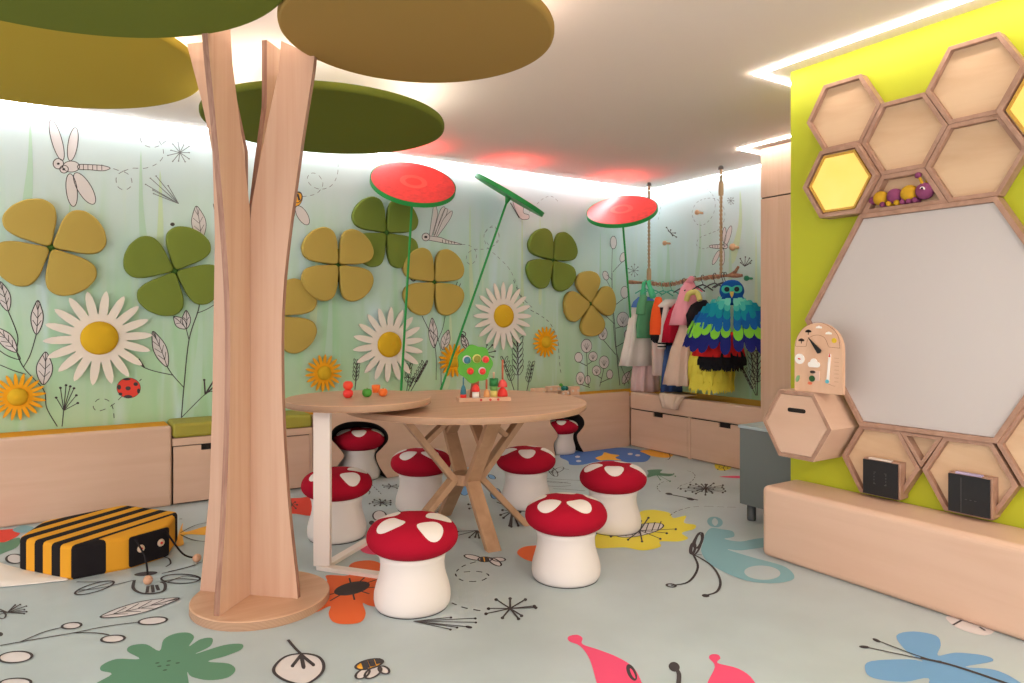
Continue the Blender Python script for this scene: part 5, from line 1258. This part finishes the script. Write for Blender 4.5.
Pc = P+Vector((-.06, .0, 0)); part(G(MB(), Pc, [(332,.12,.12,0),(340,.155,.155,0),(348,.18,.18,0),(356,.19,.19,0)], ripple=.05, freq=12), 'skirt', fab('bright_red', (224, 44, 44)), t)

# feathered bird cape facing the room
P = railp(727); vcam = vw(722); ang = atan2(vcam.y, vcam.x)+pi/2   # local -Y faces the room
cape = thing('bird_cape', 'blue, teal and lime feathered bird cape with a masked hood', 'costume', (P.x-.14, P.y-.16, P.z-.115), ang)
fc = {'navy': (40, 44, 122), 'lime': (134, 208, 66), 'blue': (30, 98, 168), 'teal': (28, 140, 160), 'aqua': (74, 178, 170), 'mint': (110, 196, 180)}
fm = {k_: mat('feather_'+k_, v, .85, .1, bump=.2, bscale=200) for k_, v in fc.items()}
kk = 1.0/140  # about metres per picture pixel at the cape
def capew(z): # half width by drop below the rail
    T = [(-.10, .08), (-.14, .16), (-.2, .235), (-.3, .30), (-.4, .33), (-.5, .32)]
    for (a_, x), (b_, y) in zip(T, T[1:]):
        if z >= b_: return x+(y-x)*(z-a_)/(b_-a_)
    return T[-1][1]
m = MB(); rings = []
zz = [-.10, -.14, -.2, -.26, -.32, -.38, -.44]
for side_ in (-1, 1):
    vs = []; n = 12
    for z in zz:
        w_ = capew(z)*.93
        for i in range(n+1):
            f = i/n; ph = radians(6+f*84); x = side_*(.012+(w_-.012)*sin(radians(90)*f)); y = -.10*cos(radians(88)*f)-.02-abs(z)*.10
            vs.append((x, y, z))
    m.add(vs, [(j*(n+1)+i, j*(n+1)+i+1, (j+1)*(n+1)+i+1, (j+1)*(n+1)+i) for j in range(len(zz)-1) for i in range(n)], 0, True)
o = m.build('cape_lining', fm['navy'], cape); so_ = o.modifiers.new('Solidify', 'SOLIDIFY'); so_.thickness = .006
rows = [('navy', -.375, .15, 6), ('navy', -.335, .14, 6), ('lime', -.295, .12, 6), ('blue', -.245, .11, 7), ('blue', -.205, .10, 6), ('teal', -.170, .09, 6), ('teal', -.140, .08, 5), ('aqua', -.115, .07, 5), ('mint', -.090, .06, 4)]
for ri_, (cn, z0, ln_, nf) in enumerate(rows):
    m = MB()
    for side_ in (-1, 1):
        for i in range(nf):
            f = (i+.35)/(nf-.3); w_ = capew(z0-.02); th_ = radians(88)*min(f, 1)
            x = side_*(.018+(w_-.018)*sin(th_)); y = -.10*cos(th_)-.026-abs(z0)*.10-.0022*ri_-(i % 2)*.002
            dropk = 1-.0*f; lift_ = .05*f*f
            tang = Vector((side_*cos(th_)*w_, .10*sin(th_), 0)).normalized(); outw = Vector((side_*sin(th_)*.8, -cos(th_), 0)).normalized()
            down = (Vector((0, 0, -1))+Vector((side_*.35*f, 0, 0))+outw*.10).normalized()
            fw = (w_/nf)*.78 if f < .9 else .030; fw = max(fw, .024); c = Vector((x, y, z0+lift_*.4+random.uniform(-.012, .012))); ln2 = ln_*random.uniform(.85, 1.1)
            prof = [(-.8, 0), (-1, .5), (-.85, .78), (-.5, .95), (0, 1.02), (.5, .95), (.85, .78), (1, .5), (.8, 0)]
            pts = [c+tang*fw*a_+down*ln2*b_+outw*(.006*b_) for a_, b_ in prof]
            m.prism(pts, outw*.0022)
    m.build('feather_row', fm[cn], cape)
# hood with owl-like face
hd_ = MB()
prof = [Vector((x, -.075, z)) for x, z in ((-.095,-.085),(-.085,-.06),(-.095,-.03),(-.085,.01),(-.05,.045),(0,.055),(.05,.045),(.085,.01),(.095,-.03),(.085,-.06),(.095,-.085),(.05,-.12),(0,-.125),(-.05,-.12))]
hd_.pillow([p*1.0+Vector((0, .05, 0)) for p in smooth_pts(prof, True, 4)], (0, -1, 0), .075, .03); hd_.v = [((x*1.02, y, z*1.15) ) for x, y, z in hd_.v]; hd_.build('hood', mat('hood_blue', (28, 80, 150), .9, .1, bump=.3, bscale=200), cape)
mk = [Vector((x, -.1025, z)) for x, z in ((-.08,-.02),(-.07,.012),(-.03,.015),(0,.002),(.03,.015),(.07,.012),(.08,-.02),(.06,-.045),(.025,-.045),(0,-.03),(-.025,-.045),(-.06,-.045))]
MB().prism(smooth_pts(mk, True, 4), (0, -.004, 0)).build('mask', mat('mask_teal', (64, 176, 160), .8), cape)
for sx in (-.038, .038): MB().lathe([(.001, 0), (.021, 0), (.019, .004), (.001, .005)], (sx, -.1068, -.015), n=20, M=Matrix.Rotation(pi/2, 3, 'X')).build('eye', mat('eye_black', (22, 26, 40), .5), cape)
MB().lathe([(.016, 0), (.015, -.015), (.010, -.032), (.002, -.048)], (0, -.112, -.035), n=16).build('beak', mat('beak_yellow', (222, 186, 96), .6), cape)
MB().tube(smooth_pts([Vector((0, .0, .06)), Vector((0, .0, .02)), Vector((0, .0, -.02))], False, 3), .004).build('hanging_loop', rope_m, cape)

# wooden wall pegs
pg_m = mat('peg_wood', (212, 168, 130), .5)
for px, py, lb, m in ((700.5, 213, 'round wooden wall peg at the centre of the dotted loop', pg_m), (668, 243.5, 'small round wooden wall peg left of the right rope', pg_m), (736, 247.5, 'large wooden wall peg beside the printed dragonfly', pg_m), (750, 278.5, 'teal wall peg just right of the branch end', mat('peg_teal', (60, 150, 110), .5))):
    p = onX(px+2, py, XS); t = thing('wall_peg', lb, 'peg', p, 0, 'pegs on the costume wall')
    k_ = 1.35 if 'large' in lb else 1.0
    MB().lathe([(.001, 0), (.010*k_, 0), (.010*k_, .05), (.018*k_, .058), (.024*k_, .070), (.022*k_, .084), (.012*k_, .092), (.001, .093)], n=24, M=Matrix.Rotation(-pi/2, 3, 'Y')).build('knob', m, t)

# ================================================================ ADDED FILL LIGHT
def fill_panel(x, y, sx, sy, e, label):  # unseen glowing panel added under the ceiling to brighten the room
    t = thing('added_fill_lamp', label, 'lamp', (x, y, CZ), 0, 'added square fill lights behind the viewer')
    MB().box(-sx/2-.02, -sy/2-.02, -.03, sx/2+.02, sy/2+.02, -.001).build('housing', white, t, .004)
    m = bpy.data.materials.new('fill_glow'); m.use_nodes = True; b = m.node_tree.nodes['Principled BSDF']; b.inputs['Emission Color'].default_value = (1, .86, .72, 1); b.inputs['Emission Strength'].default_value = e
    MB().box(-sx/2, -sy/2, -.034, sx/2, sy/2, -.031).build('diffuser', m, t)
fill_panel(-1.2, -.9, .9, .9, 22, 'added square warm fill light on the left, behind the viewer')
fill_panel(1.4, -1.3, .9, .9, 22, 'added square warm fill light on the right, behind the viewer')
w = bpy.data.worlds.new('World'); bpy.context.scene.world = w; w.use_nodes = True; w.node_tree.nodes['Background'].inputs['Color'].default_value = (1, .975, .96, 1); w.node_tree.nodes['Background'].inputs['Strength'].default_value = 1.75

# ================================================================ CAMERA
cam = bpy.data.cameras.new('Camera'); cam.sensor_width = 36; cam.lens = 698/1024*36; cam.shift_y = -21.5/1024; cam.clip_start = .02
co = bpy.data.objects.new('Camera', cam); C.objects.link(co); co.location = (0, 0, H); co.rotation_euler = (pi/2, 0, -radians(32.9))
sc = bpy.context.scene; sc.camera = co
sc.view_settings.view_transform = 'Standard'; sc.view_settings.look = 'None'; sc.view_settings.gamma = 1; sc.view_settings.use_curve_mapping = False
sc.view_settings.exposure = .33
